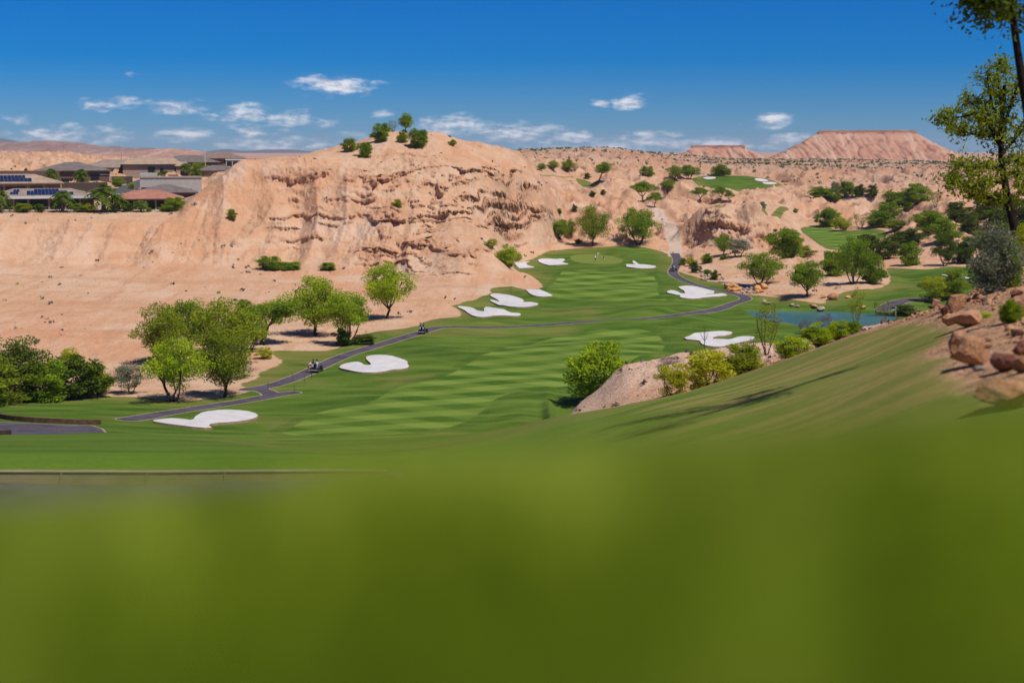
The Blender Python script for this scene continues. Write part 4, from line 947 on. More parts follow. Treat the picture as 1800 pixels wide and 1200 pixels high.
P_ = [
 # --- lower left stand beside the cart path
 (28, 704, 125, 108, 'tree_dark', 'tall dark green feathery shrub cut by the left picture edge', 'shrub', 'shrub', 140),
 (-15, 712, 120, 70, 'bush_olive', 'olive bush low at the left picture edge below the tall feathery shrub', 'shrub', None, 140),
 (75, 705, 95, 64, 'bush_green', 'dense green shrub next to the tall feathery one, widest of the left thicket', 'shrub', None, 140),
 (132, 700, 95, 66, 'bush_dark', 'dense dark green shrub in the middle of the left thicket', 'shrub', None, 140),
 (168, 694, 60, 50, 'bush_olive', 'smallest olive-green shrub on the right end of the left thicket', 'shrub', None, 140),
 (122, 655, 42, 40, 'bush_yellow', 'small yellow-green bush peeking over the dark left thicket', 'shrub', None, 160),
 (104, 703, 22, 12, 'brush', 'low grey dry bush on the tan mound before the dark thicket', 'shrub', 'dry_bush', 140),
 (228, 692, 64, 56, 'tree_sage', 'small grey-green tree between the dark thicket and the bright multi-trunk tree', 'tree', None, 150),
 (303, 706, 108, 112, 'tree_multi', 'bright green tree with several slanting trunks beside the lower path', 'tree', None, 150),
 (395, 698, 112, 128, 'tree_olive', 'olive-green tree with one straight trunk and its shade on the sand by the path', 'tree', None, 150),
 (288, 640, 92, 104, 'tree_olive', 'dark olive tree behind the bright multi-trunk tree', 'tree', None, 180),
 (334, 622, 84, 96, 'tree_green', 'green tree top rising behind the middle of the left grove', 'tree', None, 190),
 (392, 640, 128, 112, 'tree_olive', 'broad yellowish olive crown behind the straight-trunked path tree', 'tree', None, 185),
 (436, 618, 88, 92, 'tree_multi_green', 'leafy green tree at the right side of the left grove', 'tree', None, 200),
 (458, 606, 108, 82, 'tree_lean', 'green tree leaning right out of the left grove on a slanted trunk', 'tree', None, 200),
 (420, 664, 62, 26, 'brush', 'heap of pale dry twigs under the olive trees', 'shrub', 'dry_bush', 170),
 (466, 630, 34, 18, 'bush_yellow', 'low yellow-green bush on the sand right of the left grove', 'shrub', None, 190),
 (553, 590, 112, 102, 'tree_bright', 'spreading yellow-green tree with a forked dark trunk above the cart path', 'tree', None, 200),
 (612, 606, 82, 96, 'tree_multi', 'thin green tree leaning over the dark patch beside the path', 'tree', None, 200),
 (603, 607, 34, 30, 'bush_dark', 'dark bush at the foot of the thin leaning tree beside the path', 'shrub', None, 200),
 (640, 604, 50, 14, 'bush_dark', 'low dark foliage standing in for the shadow right of the thin leaning tree', 'shrub', None, 200),  # dark foliage put where only the tree's shadow falls
 (680, 560, 88, 98, 'tree_bright', 'round bright tree standing alone on the sand below the cliff', 'tree', None, 200),
 # --- desert flat and cliff
 (475, 474, 42, 22, 'bush_green', 'clump of green bushes at the foot of the smooth slope, left one', 'shrub', None, 280),
 (510, 474, 44, 13, 'bush_green', 'low spread of green shrub at the cliff foot right of the bigger clump', 'shrub', None, 280),
 (576, 475, 28, 13, 'bush_green', 'small green shrub alone at the cliff foot beside grey wash stones', 'shrub', None, 280),
 (408, 386, 17, 17, 'bush_olive', 'lone olive bush on the sand slope at the end of the housing terrace', 'shrub', None, 330),
 (698, 364, 18, 13, 'bush_olive', 'lone small bush halfway up the cliff between the ledges', 'shrub', None, 330),
 (893, 470, 44, 34, 'bush_bright', 'bright bush in the cleft between the sand spur and the white bunker', 'shrub', None, 345),
 (862, 436, 26, 15, 'bush_yellow', 'thin yellowish bush on the crest of the sand spur above the bright bush', 'shrub', None, 320),
 # --- hill top
 (614, 267, 27, 22, 'bush_olive', 'left-hand scrubby bush on the shoulder of the cliff summit', 'shrub', None, 380),
 (642, 276, 28, 24, 'bush_green', 'green bush on the summit slope below the round dark bush', 'shrub', None, 380),
 (670, 248, 32, 28, 'bush_green', 'round dark green bush just left of the summit trees', 'shrub', None, 380),
 (690, 232, 24, 22, 'sparse', 'small thin tree on the cliff summit', 'tree', 'tree', 380),
 (714, 232, 30, 33, 'tree_green', 'larger full tree standing on the very top of the cliff', 'tree', None, 380),
 (707, 250, 20, 18, 'bush_olive', 'small olive bush under the two summit trees', 'shrub', None, 380),
 (734, 259, 36, 30, 'bush_green', 'widest green bush on the slope below the larger summit tree', 'shrub', None, 380),
 (795, 256, 13, 10, 'bush_olive', 'tiny olive bush on the right shoulder of the summit', 'shrub', None, 380),
 # --- ridge line right of the cliff
 (952, 301, 18, 14, 'tree_olive', 'small round tree at the left end of the far tree row', 'tree', None, 480),
 (972, 300, 22, 18, 'tree_olive', 'second tree from the left in the far tree row', 'tree', None, 480),
 (998, 300, 26, 19, 'tree_olive', 'widest tree in the far row under the scrubby ridge', 'tree', None, 480),
 (1011, 301, 14, 13, 'sparse', 'thin bare tree at the right end of the far tree row', 'tree', 'tree', 480),
 (1050, 322, 44, 40, 'tree_lean', 'ragged tree leaning right beside the small green slope', 'tree', None, 470),
 (1032, 315, 11, 10, 'bush_dark', 'tiny round dark bush above the small green slope', 'shrub', None, 470),
 (1138, 311, 24, 17, 'bush_green', 'green bush on the skyline saddle left of the dark tree pair', 'shrub', None, 500),
 (1187, 316, 26, 26, 'tree_multi_green', 'left tree of the dark pair on the upper fairway edge', 'tree', None, 500),
 (1211, 315, 36, 25, 'tree_multi_green', 'right and wider tree of the dark pair on the upper fairway edge', 'tree', None, 500),
 (1264, 309, 34, 19, 'bush_olive', 'wide olive bush behind the upper green with the oval bunker', 'shrub', None, 560),
 (1280, 308, 14, 9, 'bush_green', 'small bush at the right end behind the upper green', 'shrub', None, 560),
 (1174, 337, 26, 23, 'tree_multi_green', 'round tree alone on the pale rocks below the dark pair', 'tree', None, 470),
 (1131, 355, 46, 38, 'umbrella', 'umbrella-shaped tree at the head of the dirt track', 'tree', None, 440),
 (1151, 365, 26, 28, 'umbrella', 'smaller tree drooping right of the umbrella-shaped tree', 'tree', None, 440),
 (1231, 354, 30, 26, 'umbrella', 'left tree of the row shading the far path', 'tree', None, 480),
 (1251, 353, 14, 20, 'sparse', 'thin tree in the middle of the row shading the far path', 'tree', 'tree', 480),
 (1266, 354, 26, 28, 'umbrella', 'upright tree with clear trunk in the row shading the far path', 'tree', None, 480),
 (1281, 356, 16, 22, 'umbrella', 'small tree at the right end of the row shading the far path', 'tree', None, 480),
 (1042, 345, 10, 9, 'bush_dark', 'dark tuft of shrub under the small green slope, lower one', 'shrub', None, 450),
 (1060, 342, 9, 8, 'bush_dark', 'dark tuft of shrub right of its twin under the small green slope', 'shrub', None, 450),
 (983, 376, 11, 9, 'bush_green', 'little green shrub on the bare slope above the smallest slope tree', 'shrub', None, 420),
 (1010, 372, 10, 12, 'bush_dark', 'little upright shrub on the bare slope above the middle tree', 'shrub', None, 420),
 # --- trees behind the green
 (985, 424, 40, 39, 'tree_green', 'smallest of the three trees on the slope behind the putting green', 'tree', None, 380),
 (1004, 419, 20, 34, 'tree_olive', 'slim tree half hidden behind the smallest slope tree', 'tree', None, 385),
 (1042, 433, 58, 72, 'tree_olive', 'tall-trunked tree in the middle of the slope behind the putting green', 'tree', None, 380),
 (1122, 430, 72, 66, 'tree_multi_green', 'largest tree behind the green, several trunks over deep shade', 'tree', None, 380),
 (1160, 408, 26, 18, 'sparse', 'thin scrubby tree beside the dirt track', 'tree', 'tree', 400),
 (1016, 428, 11, 8, 'bush_dark', 'tiny dark bush left of the tall-trunked slope tree', 'shrub', None, 390),
 # --- right of the green, rocky wash
 (1200, 466, 14, 12, 'bush_olive', 'olive bush next to the parked cart on the right path', 'shrub', None, 330),
 (1216, 468, 22, 14, 'bush_yellow', 'yellow bush at the top of the rocky wash', 'shrub', None, 330),
 (1243, 463, 20, 16, 'bush_green', 'green bush on the upper right of the rocky wash', 'shrub', None, 330),
 (1222, 480, 18, 18, 'bush_dark', 'dark bush among the white stones of the wash', 'shrub', None, 330),
 (1243, 484, 14, 10, 'bush_green', 'low green bush in the middle of the rocky wash', 'shrub', None, 330),
 (1256, 492, 17, 16, 'bush_dark', 'round dark bush at the lower end of the rocky wash', 'shrub', None, 330),
 (1212, 458, 16, 13, 'brush', 'grey dry bush above the yellow bush by the path', 'shrub', 'dry_bush', 340),
 (1210, 428, 12, 10, 'brush', 'grey dry bush alone on the slope right of the dirt track', 'shrub', 'dry_bush', 380),
 (1272, 449, 38, 36, 'tree_green', 'small-crowned green tree above the grey-green one left of the big pond tree', 'tree', None, 350),
 (1297, 452, 48, 34, 'tree_sage', 'pale grey-green tree on the bank above deep shade', 'tree', None, 350),
 (1272, 456, 14, 7, 'bush_green', 'low green shrub under the small-crowned tree on the bank', 'shrub', None, 350),
 (1338, 502, 74, 60, 'tree_multi_green', 'broad round tree on the sand bank above the orange rocks', 'tree', None, 290),
 (1418, 522, 70, 64, 'tree_green', 'green tree with visible trunk and shade on the far pond bank', 'tree', None, 290),
 (1383, 452, 62, 46, 'bush_green', 'round dark green bush right of the rocky butte', 'shrub', None, 370),
 (1410, 452, 40, 18, 'bush_olive', 'low olive scrub right of the round bush by the butte', 'shrub', None, 370),
 # --- big cluster above the pond
 (1500, 499, 66, 84, 'tree_multi_green', 'tallest tree of the cluster above the pond', 'tree', None, 310),
 (1464, 485, 46, 40, 'bush_green', 'leafy green bush at the left of the tall pond cluster', 'shrub', None, 320),
 (1531, 498, 46, 46, 'bush_green', 'full green bush at the right foot of the tall pond cluster', 'shrub', None, 310),
 (1522, 458, 42, 40, 'bush_dark', 'dark round tree crown behind the tall pond tree', 'shrub', None, 350),
 (1557, 455, 46, 32, 'bush_dark', 'dark spreading bush between the pond cluster and the sand hummock', 'shrub', None, 350),
 (1590, 431, 56, 26, 'bush_dark', 'wide dark bush along the right edge of the lower far fairway', 'shrub', None, 380),
 (1600, 467, 38, 38, 'bush_green', 'spiky round bush on the sand hummock right of the pond cluster', 'shrub', None, 340),
 (1660, 467, 46, 52, 'tree_dark', 'upright dark tree casting shade on the right sand hummock', 'tree', None, 340),
 (1694, 463, 42, 40, 'bush_dark', 'dark bush right of the upright hummock tree', 'shrub', None, 340),
 # --- right hillside
 (1460, 398, 42, 30, 'bush_green', 'round dark bush above the left corner of the lower far fairway', 'shrub', None, 430),
 (1482, 405, 30, 20, 'bush_yellow', 'yellow-green scrub at the upper edge of the lower far fairway', 'shrub', None, 430),
 (1512, 402, 36, 30, 'sparse', 'sparse see-through shrub above the lower far fairway', 'shrub', 'shrub', 430),
 (1548, 398, 46, 26, 'bush_green', 'wide green bush above the right half of the lower far fairway', 'shrub', None, 430),
 (1577, 404, 38, 16, 'bush_olive', 'low olive bush beside the small sand hummock', 'shrub', None, 430),
 (1560, 382, 36, 24, 'bush_green', 'round green bush on the hillside above the wide fairway bush', 'shrub', None, 450),
 (1571, 360, 40, 22, 'bush_green', 'rounded left bush of the hillside trio', 'shrub', None, 470),
 (1590, 366, 34, 16, 'bush_green', 'low middle bush of the hillside trio', 'shrub', None, 470),
 (1610, 357, 46, 30, 'bush_green', 'large right bush of the hillside trio', 'shrub', None, 470),
 (1645, 364, 28, 28, 'sparse', 'thin grey-green shrub right of the hillside trio', 'shrub', 'shrub', 460),
 (1634, 408, 54, 34, 'bush_green', 'large green bush on the back of the small sand hummock', 'shrub', None, 420),
 (1660, 425, 50, 36, 'bush_green', 'bright green bush between the two sand hummocks', 'shrub', None, 400),
 (1436, 345, 30, 16, 'bush_green', 'left end of the green hedge-like bushes on the far slope', 'shrub', None, 520),
 (1452, 346, 28, 14, 'bush_green', 'middle of the green hedge-like bushes on the far slope', 'shrub', None, 520),
 (1466, 352, 26, 13, 'bush_green', 'lower right end of the hedge-like bushes on the far slope', 'shrub', None, 520),
 (1467, 337, 16, 15, 'bush_sage', 'grey bush at the left of the four round far bushes', 'shrub', None, 540),
 (1487, 344, 28, 23, 'bush_green', 'largest of the four round far bushes', 'shrub', None, 540),
 (1509, 345, 21, 19, 'bush_dark', 'dark round bush third of the four far bushes', 'shrub', None, 540),
 (1533, 347, 18, 19, 'bush_dark', 'dark upright bush standing apart at the right of the four far bushes', 'shrub', None, 540),
 (1398, 374, 9, 7, 'bush_green', 'tiny green bush alone above the lower far fairway', 'shrub', None, 500),
 (1339, 366, 16, 10, 'bush_sage', 'grey-green bush beside the small far grass patch', 'shrub', None, 480),
 (1683, 390, 46, 30, 'bush_dark', 'dark bush left of the leaning near tree, upper one', 'shrub', None, 420),
 (1708, 412, 36, 32, 'bush_dark', 'dark bush left of the near tree, middle one', 'shrub', None, 400),
 (1720, 434, 40, 26, 'bush_olive', 'olive bush left of the near tree, lowest one', 'shrub', None, 380),
 (1752, 420, 62, 44, 'bush_dark', 'broad dark bush behind the trunk of the near tree', 'shrub', None, 400),
 (1738, 380, 50, 30, 'bush_dark', 'dark bush crossed by the near tree\'s lower branches', 'shrub', None, 430),
 (1790, 400, 60, 50, 'bush_dark', 'dark bush at the right picture edge behind the near tree', 'shrub', None, 420),
 # --- pond side and spur
 (1062, 712, 128, 106, 'bush_bright', 'big bright bush on the left end of the sandy spur', 'shrub', None, 88),
 (1182, 694, 62, 54, 'bush_yellow', 'yellow bush in the middle of the bare sandy spur', 'shrub', None, 60),
 (1160, 712, 44, 22, 'bush_yellow', 'low yellow scrub below the middle yellow bush at the turf edge', 'shrub', None, 58),
 (1245, 684, 96, 68, 'bush_yellow', 'left half of the wide olive thicket on the spur', 'shrub', None, 55),
 (1300, 660, 84, 54, 'bush_olive', 'right half of the wide olive thicket on the spur', 'shrub', None, 55),
 (1176, 640, 44, 14, 'brush', 'low grey dry shrub on the crest of the sandy spur', 'shrub', 'dry_bush', 80),
 (1238, 612, 26, 44, 'dead', 'dead bare sapling in front of the white bunker behind the spur', 'tree', 'bare_tree', 80),
 (1347, 624, 66, 106, 'sparse', 'dark-trunked tree with thin foliage on the spur before the pond', 'tree', 'tree', 70),
 (1324, 624, 24, 44, 'dead', 'twisted dead stump leaning left of the dark-trunked spur tree', 'tree', 'bare_tree', 70),
 (1392, 628, 60, 34, 'bush_bright', 'bright low bush right of the dark-trunked spur tree', 'shrub', None, 52),
 (1440, 610, 56, 38, 'bush_bright', 'bright leafy bush in the middle of the row below the pond', 'shrub', None, 52),
 (1478, 597, 44, 30, 'bush_bright', 'bright bush near the right end of the row below the pond', 'shrub', None, 52),
 (1502, 588, 26, 22, 'bush_green', 'small green bush at the foot of the pondside twig tree', 'shrub', None, 52),
 (1412, 588, 22, 28, 'brush', 'pale dry shrub against the water, left one', 'shrub', 'dry_bush', 80),
 (1425, 590, 16, 26, 'brush', 'narrow pale dry shrub against the water, middle one', 'shrub', 'dry_bush', 80),
 (1450, 584, 30, 36, 'brush', 'largest pale dry shrub standing against the water', 'shrub', 'dry_bush', 80),
 (1505, 580, 36, 78, 'sparse', 'slender twig tree with curved stem in front of the pond', 'tree', 'tree', 52),
 (1548, 568, 40, 46, 'sparse', 'faint wispy sapling at the right end of the pond', 'tree', 'tree', 46),
 (1590, 556, 44, 18, 'bush_dark', 'dark clipped shrub at the pond end below the purple path', 'shrub', None, 230),
 (1640, 530, 48, 42, 'bush_yellow', 'yellow-green bush above the tawny crest, left of its twin', 'shrub', None, 46),
 (1676, 524, 48, 46, 'bush_olive', 'yellowish olive bush next to the grey sagebrush', 'shrub', None, 46),
 (1742, 556, 88, 96, 'bush_sage', 'large silvery grey-green sagebrush among the boulders', 'shrub', None, 24),
 (1775, 530, 40, 70, 'bush_green', 'dark green upright shrub against the right side of the sagebrush', 'shrub', None, 24),
 (1776, 568, 40, 36, 'bush_green', 'small dark green round shrub on the bare soil below the sagebrush', 'shrub', None, 14),
 (1722, 560, 46, 10, 'bush_bright', 'low bright groundcover plant at the foot of the sagebrush', 'shrub', None, 14),
 (1768, 470, 70, 50, 'bush_olive', 'yellow-olive bush behind the top of the sagebrush', 'shrub', None, 44),
 (1805, 465, 50, 60, 'bush_yellow', 'yellowish bush at the right picture edge beside the near tree trunk', 'shrub', None, 40),
]
for (px, py, w, h, kind, lab, cat, nm, rmin) in P_:
    kw = {}
    if rmin == 24: kw['r'] = 36
    plant(px, py, w, h, kind, lab, cat, nm, rmin=rmin, **kw)

# ---- palms round the houses
def palm_meshes(seed, fan=False, n=34):
    rng = np.random.default_rng(seed); T = Tubes()
    T.add(np.array([[0, 0, -.05], [.01, 0, .2], [.0, .01, .42], [0, 0, .62]]), [.055, .045, .045, .055], 8)
    V = []; F_ = []; tone = []
    for k in range(n):
        a = 2.4 * k + rng.uniform(-.3, .3); el = math.radians(75 - 115 * (k / n) + rng.uniform(-8, 8)); L = rng.uniform(.36, .48)
        d = np.array([math.cos(a), math.sin(a)]); m = 7
        for q in range(m):
            s0, s1 = q / m, (q + 1) / m
            for side in (-1, 1):
                P = []
                for s_ in (s0, s1):
                    rr = L * s_ * math.cos(el) + .0; zz = .62 + L * s_ * math.sin(el) - .30 * L * s_ * s_ * 2.2
                    c = np.array([d[0] * rr, d[1] * rr, zz]); P.append(c)
                wv = (.10 if not fan else .14) * math.sin(math.pi * min(1, s0 * .85 + .15)) + .012
                o = np.array([-d[1], d[0], -.45]) * side * wv
                if side < 0: o[2] = -.45 * wv
                tip = (P[0] + P[1]) / 2 + o + (P[1] - P[0]) * .8
                i = len(V); V += [P[0], P[1], tip]; F_.append((i, i + 1, i + 2)); tone += [rng.uniform(.1, .9)] * 3
    return T.mesh('palm_trunk', M_BARKL), np_mesh('palm_crown', np.array(V), np.array(F_), LM['palm'], False, {'tone': tone})
PALMS = [palm_meshes(1), palm_meshes(2, True), palm_meshes(3, True, 28)]
def palm(px, py, w, h, v, label, r):
    p = azr(px, r, py); s_ = r / F
    root = tag(empty('palm_tree', p, SEQ[0] * 1.3, (w * s_ / .52, w * s_ / .52, h * s_ * 1.25)), label, 'palm tree', None); SEQ[0] += 1
    link('trunk', PALMS[v][0], root); link('crown', PALMS[v][1], root)
palm(2, 372, 26, 38, 0, 'palm cut by the left picture edge before the solar-roofed house', 389)
palm(110, 372, 28, 36, 1, 'stout palm in front of the white-edged solar roof', 389)
palm(182, 373, 46, 44, 0, 'largest feathery palm between the solar-roofed and the red-roofed house', 389)
palm(206, 373, 28, 30, 0, 'darker palm leaning against the left end of the red roof', 390)
palm(248, 373, 20, 20, 1, 'small palm under the red porch roof', 389)
palm(91, 318, 17, 30, 1, 'palm in front of the brown walled house, left of its twin', 450)
palm(143, 325, 19, 36, 1, 'tall palm in front of the grey hipped roof', 450)
palm(168, 324, 16, 18, 1, 'low palm by the retaining wall near the street lamp', 446)
palm(220, 300, 17, 26, 2, 'palm rising before the tan roofed houses', 500)
palm(312, 285, 14, 14, 2, 'palm top above the dark grey far roof', 575)
palm(328, 314, 17, 22, 1, 'left palm of the pair in front of the tan gabled house', 476)
palm(343, 314, 19, 24, 1, 'right palm of the pair in front of the tan gabled house', 476)
palm(392, 296, 12, 20, 2, 'small palm near the modern glass house at the cliff edge', 540)
def hshrub(px, py, w, h, kind, label, r): plant(px, py, w, h, kind, label, 'shrub', None, r=r)
hshrub(70, 372, 18, 13, 'bush_dark', 'round dark garden bush in front of the railing', 388.5)
hshrub(306, 372, 32, 22, 'bush_green', 'full green garden bush at the right end of the red porch', 389)
hshrub(160, 374, 24, 14, 'bush_yellow', 'yellowish agave-like bush at the foot of the largest palm', 388)
hshrub(120, 340, 22, 16, 'bush_olive', 'olive garden bush between the two solar roofs and the street', 420)
hshrub(186, 326, 26, 18, 'bush_dark', 'dark garden bush behind the street lamp', 440)
hshrub(273, 313, 24, 16, 'bush_green', 'green garden bush beneath the tan gabled roof', 470)
hshrub(135, 294, 24, 16, 'bush_sage', 'greyish bush rising behind the grey hipped roof', 500)
hshrub(48, 304, 16, 20, 'bush_dark', 'dark garden bush above the brown block wall', 462)
hshrub(34, 313, 14, 14, 'bush_green', 'green garden bush in front of the brown block wall', 440)
hshrub(231, 318, 14, 10, 'bush_yellow', 'low yellowish garden bush at the end of the retaining wall', 455)
hshrub(350, 297, 26, 12, 'bush_olive', 'olive hedge below the dark grey far roof', 520)
hshrub(40, 372, 30, 14, 'bush_olive', 'olive garden bush left of the round dark one by the railing', 388.5)
hshrub(140, 372, 22, 14, 'bush_green', 'green garden bush between two palms in front of the railing', 388.5)
hshrub(224, 372, 20, 13, 'bush_dark', 'dark garden bush at the left end of the red porch', 389)
hshrub(288, 372, 16, 12, 'bush_olive', 'olive garden bush before the right porch columns', 389)
hshrub(150, 336, 26, 12, 'bush_yellow', 'yellowish garden bush on the rockery above the largest palm', 424)
hshrub(170, 333, 18, 12, 'bush_sage', 'grey-green bush on the rockery beside the street', 428)
hshrub(206, 312, 22, 14, 'bush_olive', 'olive bush on the bank above the street', 462)
hshrub(290, 309, 18, 13, 'bush_dark', 'dark garden bush before the tan gabled wing', 478)
hshrub(12, 312, 22, 16, 'bush_olive', 'olive bush at the left end of the brown block wall', 446)
hshrub(80, 300, 20, 14, 'bush_green', 'green treetop just above the brown block wall', 462)
hshrub(262, 373, 10, 7, 'bush_green', 'tiny garden bush between the red porch columns', 388.6)

# ---- the near mesquite on the right and the tree overhead
def airy_tree(name, base, Hm, label, limbs, leaf, nleaf, ls, tr, seed, clump=.5, trunk=None, bark=None):
    """limbs: polylines in metres relative to the base"""
    rng = np.random.default_rng(seed); T = Tubes(); tips = []
    T.add(smooth_open(trunk, 2), np.linspace(tr, tr * .35, len(smooth_open(trunk, 2))), 9)
    for L in limbs:
        pl = smooth_open(np.array(L, float), 2); T.add(pl, np.linspace(tr * .42, tr * .08, len(pl)), 6)
        for k in range(len(pl)):
            f = k / (len(pl) - 1)
            if f < .25: continue
            for _ in range(3):
                d = rng.normal(size=3) * [1, 1, .55]; d /= np.linalg.norm(d); ln = rng.uniform(.3, 1.0) * (1.15 - .5 * f) * Hm * .10
                e = pl[k] + d * ln + [0, 0, ln * .1]; mid = (pl[k] + e) / 2 + rng.normal(size=3) * .04
                T.add(np.array([pl[k], mid, e]), [tr * .09, tr * .06, tr * .03], 4)
                tips += [e, mid * .4 + e * .6]
                for _2 in range(2):
                    d2 = rng.normal(size=3); d2 /= np.linalg.norm(d2); e2 = e + d2 * ln * .45
                    T.add(np.array([e, (e + e2) / 2 + [0, 0, .02], e2 - [0, 0, ln * .06]]), [tr * .045, tr * .035, tr * .02], 3); tips.append(e2)
    tips = np.array(tips); keep = rng.uniform(size=len(tips)) < .62; tips = tips[keep]
    ci = rng.integers(0, len(tips), nleaf)
    C = tips[ci] + rng.normal(size=(nleaf, 3)) * [clump, clump, clump * .7]
    tone = np.clip(rng.uniform(.1, .9, len(tips))[ci] + rng.normal(0, .12, nleaf), 0, 1)
    root = tag(empty(name, base), label, 'tree')
    link('trunk', T.mesh('trunk', bark or M_BARK), root)
    link('crown', leaves_mesh('crown', C, tone, ls, LM[leaf], rng, .42, .35), root)
    return root
rT = 60.0; bT = azr(1792, rT, 440)
def rel(px, py, dd=0.0): return at(px, py, rT + dd) - bT
trunk = [np.array([0, 0, -.3]), rel(1789, 425), rel(1778, 380), rel(1768, 330), rel(1760, 285), rel(1760, 240, .2), rel(1762, 195, .3), rel(1766, 150, .2)]
limbs = [
 [rel(1761, 262), rel(1748, 240, -.6), rel(1736, 215, -1), rel(1718, 200, -1.2), rel(1690, 205, -1.4), rel(1655, 215, -1.6)],
 [rel(1760, 250), rel(1742, 222, .8), rel(1722, 190, 1.2), rel(1700, 178, 1.3)],
 [rel(1760, 235), rel(1748, 195, -.5), rel(1738, 160, -.8), rel(1735, 125, -1)],
 [rel(1762, 205), rel(1758, 165, .5), rel(1752, 130, .6), rel(1756, 112, .8)],
 [rel(1762, 225), rel(1776, 190, -.4), rel(1788, 150, -.6), rel(1800, 130, -.8)],
 [rel(1761, 270), rel(1780, 250, .6), rel(1800, 225, 1), rel(1830, 200, 1.2)],
 [rel(1763, 300), rel(1740, 290, -1.2), rel(1710, 296, -1.8), rel(1680, 288, -2.2)],
 [rel(1766, 322), rel(1745, 318, -1), rel(1715, 330, -1.8), rel(1690, 322, -2.4), rel(1668, 316, -2.6)],
 [rel(1765, 310), rel(1785, 300, -.8), rel(1800, 318, -1.2), rel(1815, 345, -1.4)],
 [rel(1762, 286), rel(1782, 280, 1), rel(1806, 285, 1.6), rel(1830, 300, 2)],
 [rel(1775, 365), rel(1755, 352, -.8), rel(1735, 345, -1.2), rel(1705, 344, -1.6)],
 [rel(1760, 240), rel(1730, 238, .3), rel(1700, 235, .4), rel(1680, 222, .5)],
]
airy_tree('tree', bT, 8, 'near open-crowned tree with dark leaning trunk at the right edge', limbs, 'olive', 8500, .17, .20, 77, .15, trunk, M_BARKD)
# overhead tree: trunk leans in from outside the right edge, drooping twigs at the top corner
rO = 25.0; bO = azr(1850, rO, 560)
def relo(px, py, dd=0.0): return at(px, py, rO + dd) - bO
trunk = [np.array([0, 0, -.3]), relo(1842, 440), relo(1822, 300), relo(1806, 195), relo(1790, 100), relo(1779, 20), relo(1772, -60), relo(1772, -120)]
limbs = [
 [relo(1776, -30), relo(1762, -40, -.3), relo(1745, -45, -.5), relo(1730, -35, -.6), relo(1722, -8, -.7), relo(1736, 12, -.75)],
 [relo(1780, 30), relo(1772, 18, .2), relo(1768, 0, .3), relo(1764, -30, .3)],
 [relo(1776, -40), relo(1700, -170, -1), relo(1600, -210, -2), relo(1500, -220, -2.6)],
 [relo(1773, -60), relo(1720, -180, 1), relo(1650, -210, 2.4), relo(1580, -200, 3.2)],
 [relo(1773, -70), relo(1800, -190, -1), relo(1860, -210, -2)],
 [relo(1772, -80), relo(1720, -200, -2), relo(1680, -230, -3.4)],
 [relo(1772, -90), relo(1790, -170, 1.4), relo(1830, -190, 2.4)],
 [relo(1772, -100), relo(1850, -160, .5), relo(1960, -150, .8)],
 [relo(1772, -110), relo(1690, -190, .5), relo(1640, -210, 1.0)],
]
airy_tree('tree', bO, 6, 'dark blurred trunk with drooping twigs hanging into the top right corner', limbs, 'dark', 10500, .11, .10, 78, .18, trunk, M_BARKD)

# ---- uncountable scrub on the desert
def scrub(name, n, rlo, rhi, xlo, xhi, size, leaf, cond, seed, per=9):
    rng = np.random.default_rng(seed)
    a = np.radians(rng.uniform(math.degrees(float(azt(xlo, 300)[0])), math.degrees(float(azt(xhi, 300)[0])), n)); r = np.sqrt(rng.uniform(rlo ** 2, rhi ** 2, n))
    x, y = np.sin(a) * r, np.cos(a) * r
    m = cond(x, y, r); x, y, r = x[m], y[m], r[m]; z = H(x, y)
    s_ = size * (.35 + 1.5 * rng.uniform(0, 1, len(x)) ** 2.5)
    k = np.repeat(np.arange(len(x)), per)
    d = rng.normal(size=(len(k), 3)); d /= np.linalg.norm(d, axis=1)[:, None]; d[:, 2] = np.abs(d[:, 2])
    C = np.stack([x, y, z], 1)[k] + d * s_[k][:, None] * [.5, .5, .55]
    me = leaves_mesh(name, C, rng.uniform(0, 1, len(x))[k], 1.0, LM[leaf], rng, .7, 0)
    co = np.empty(len(me.vertices) * 3, np.float32); me.vertices.foreach_get('co', co); co = co.reshape(-1, 4, 3); cc = co.mean(1, keepdims=True)
    co = cc + (co - cc) * (s_[k] * .75)[:, None, None]; me.vertices.foreach_set('co', co.reshape(-1)); me.update()
    tag(link(name, me), 'scattered low desert scrub covering the far slopes' if size > 1 else 'scattered small dry tufts on the sand', 'scrub', None, 'stuff')
def notgrass(x, y):
    ok = np.ones(x.shape, bool)
    for p in TURFS: 
        lo, hi = p.min(0), p.max(0); m = (x > lo[0]) & (x < hi[0]) & (y > lo[1]) & (y < hi[1])
        if m.any(): ok[m] &= sdf(x[m].astype(np.float32), y[m].astype(np.float32), p) < -1
    return ok
scrub('scrub', 6500, 600, 1150, 870, 1900, 1.0, 'sage', lambda x, y, r: notgrass(x, y) & (perlin(x / 60, y / 60, 90) + .5 + (r - 750) / 400 > 0), 1)
scrub('scrub', 2000, 660, 1100, 870, 1900, .9, 'dark', lambda x, y, r: notgrass(x, y) & (perlin(x / 50, y / 50, 91) + .3 > 0), 4)
scrub('scrub', 500, 560, 1100, -150, 330, .8, 'dark', lambda x, y, r: perlin(x / 40, y / 40, 92) > -.1, 5)
scrub('dry_tufts', 3200, 215, 560, -120, 1900, .55, 'twig', lambda x, y, r: notgrass(x, y) & (perlin(x / 18, y / 18, 93) > .12), 2, 7)
scrub('dry_tufts', 420, 215, 560, -120, 1900, .7, 'olive', lambda x, y, r: notgrass(x, y) & (perlin(x / 14, y / 14, 94) > .2), 3, 8)
scrub('dry_tufts', 260, 12, 60, 1600, 1900, .10, 'twig', lambda x, y, r: notgrass(x, y), 6, 8)
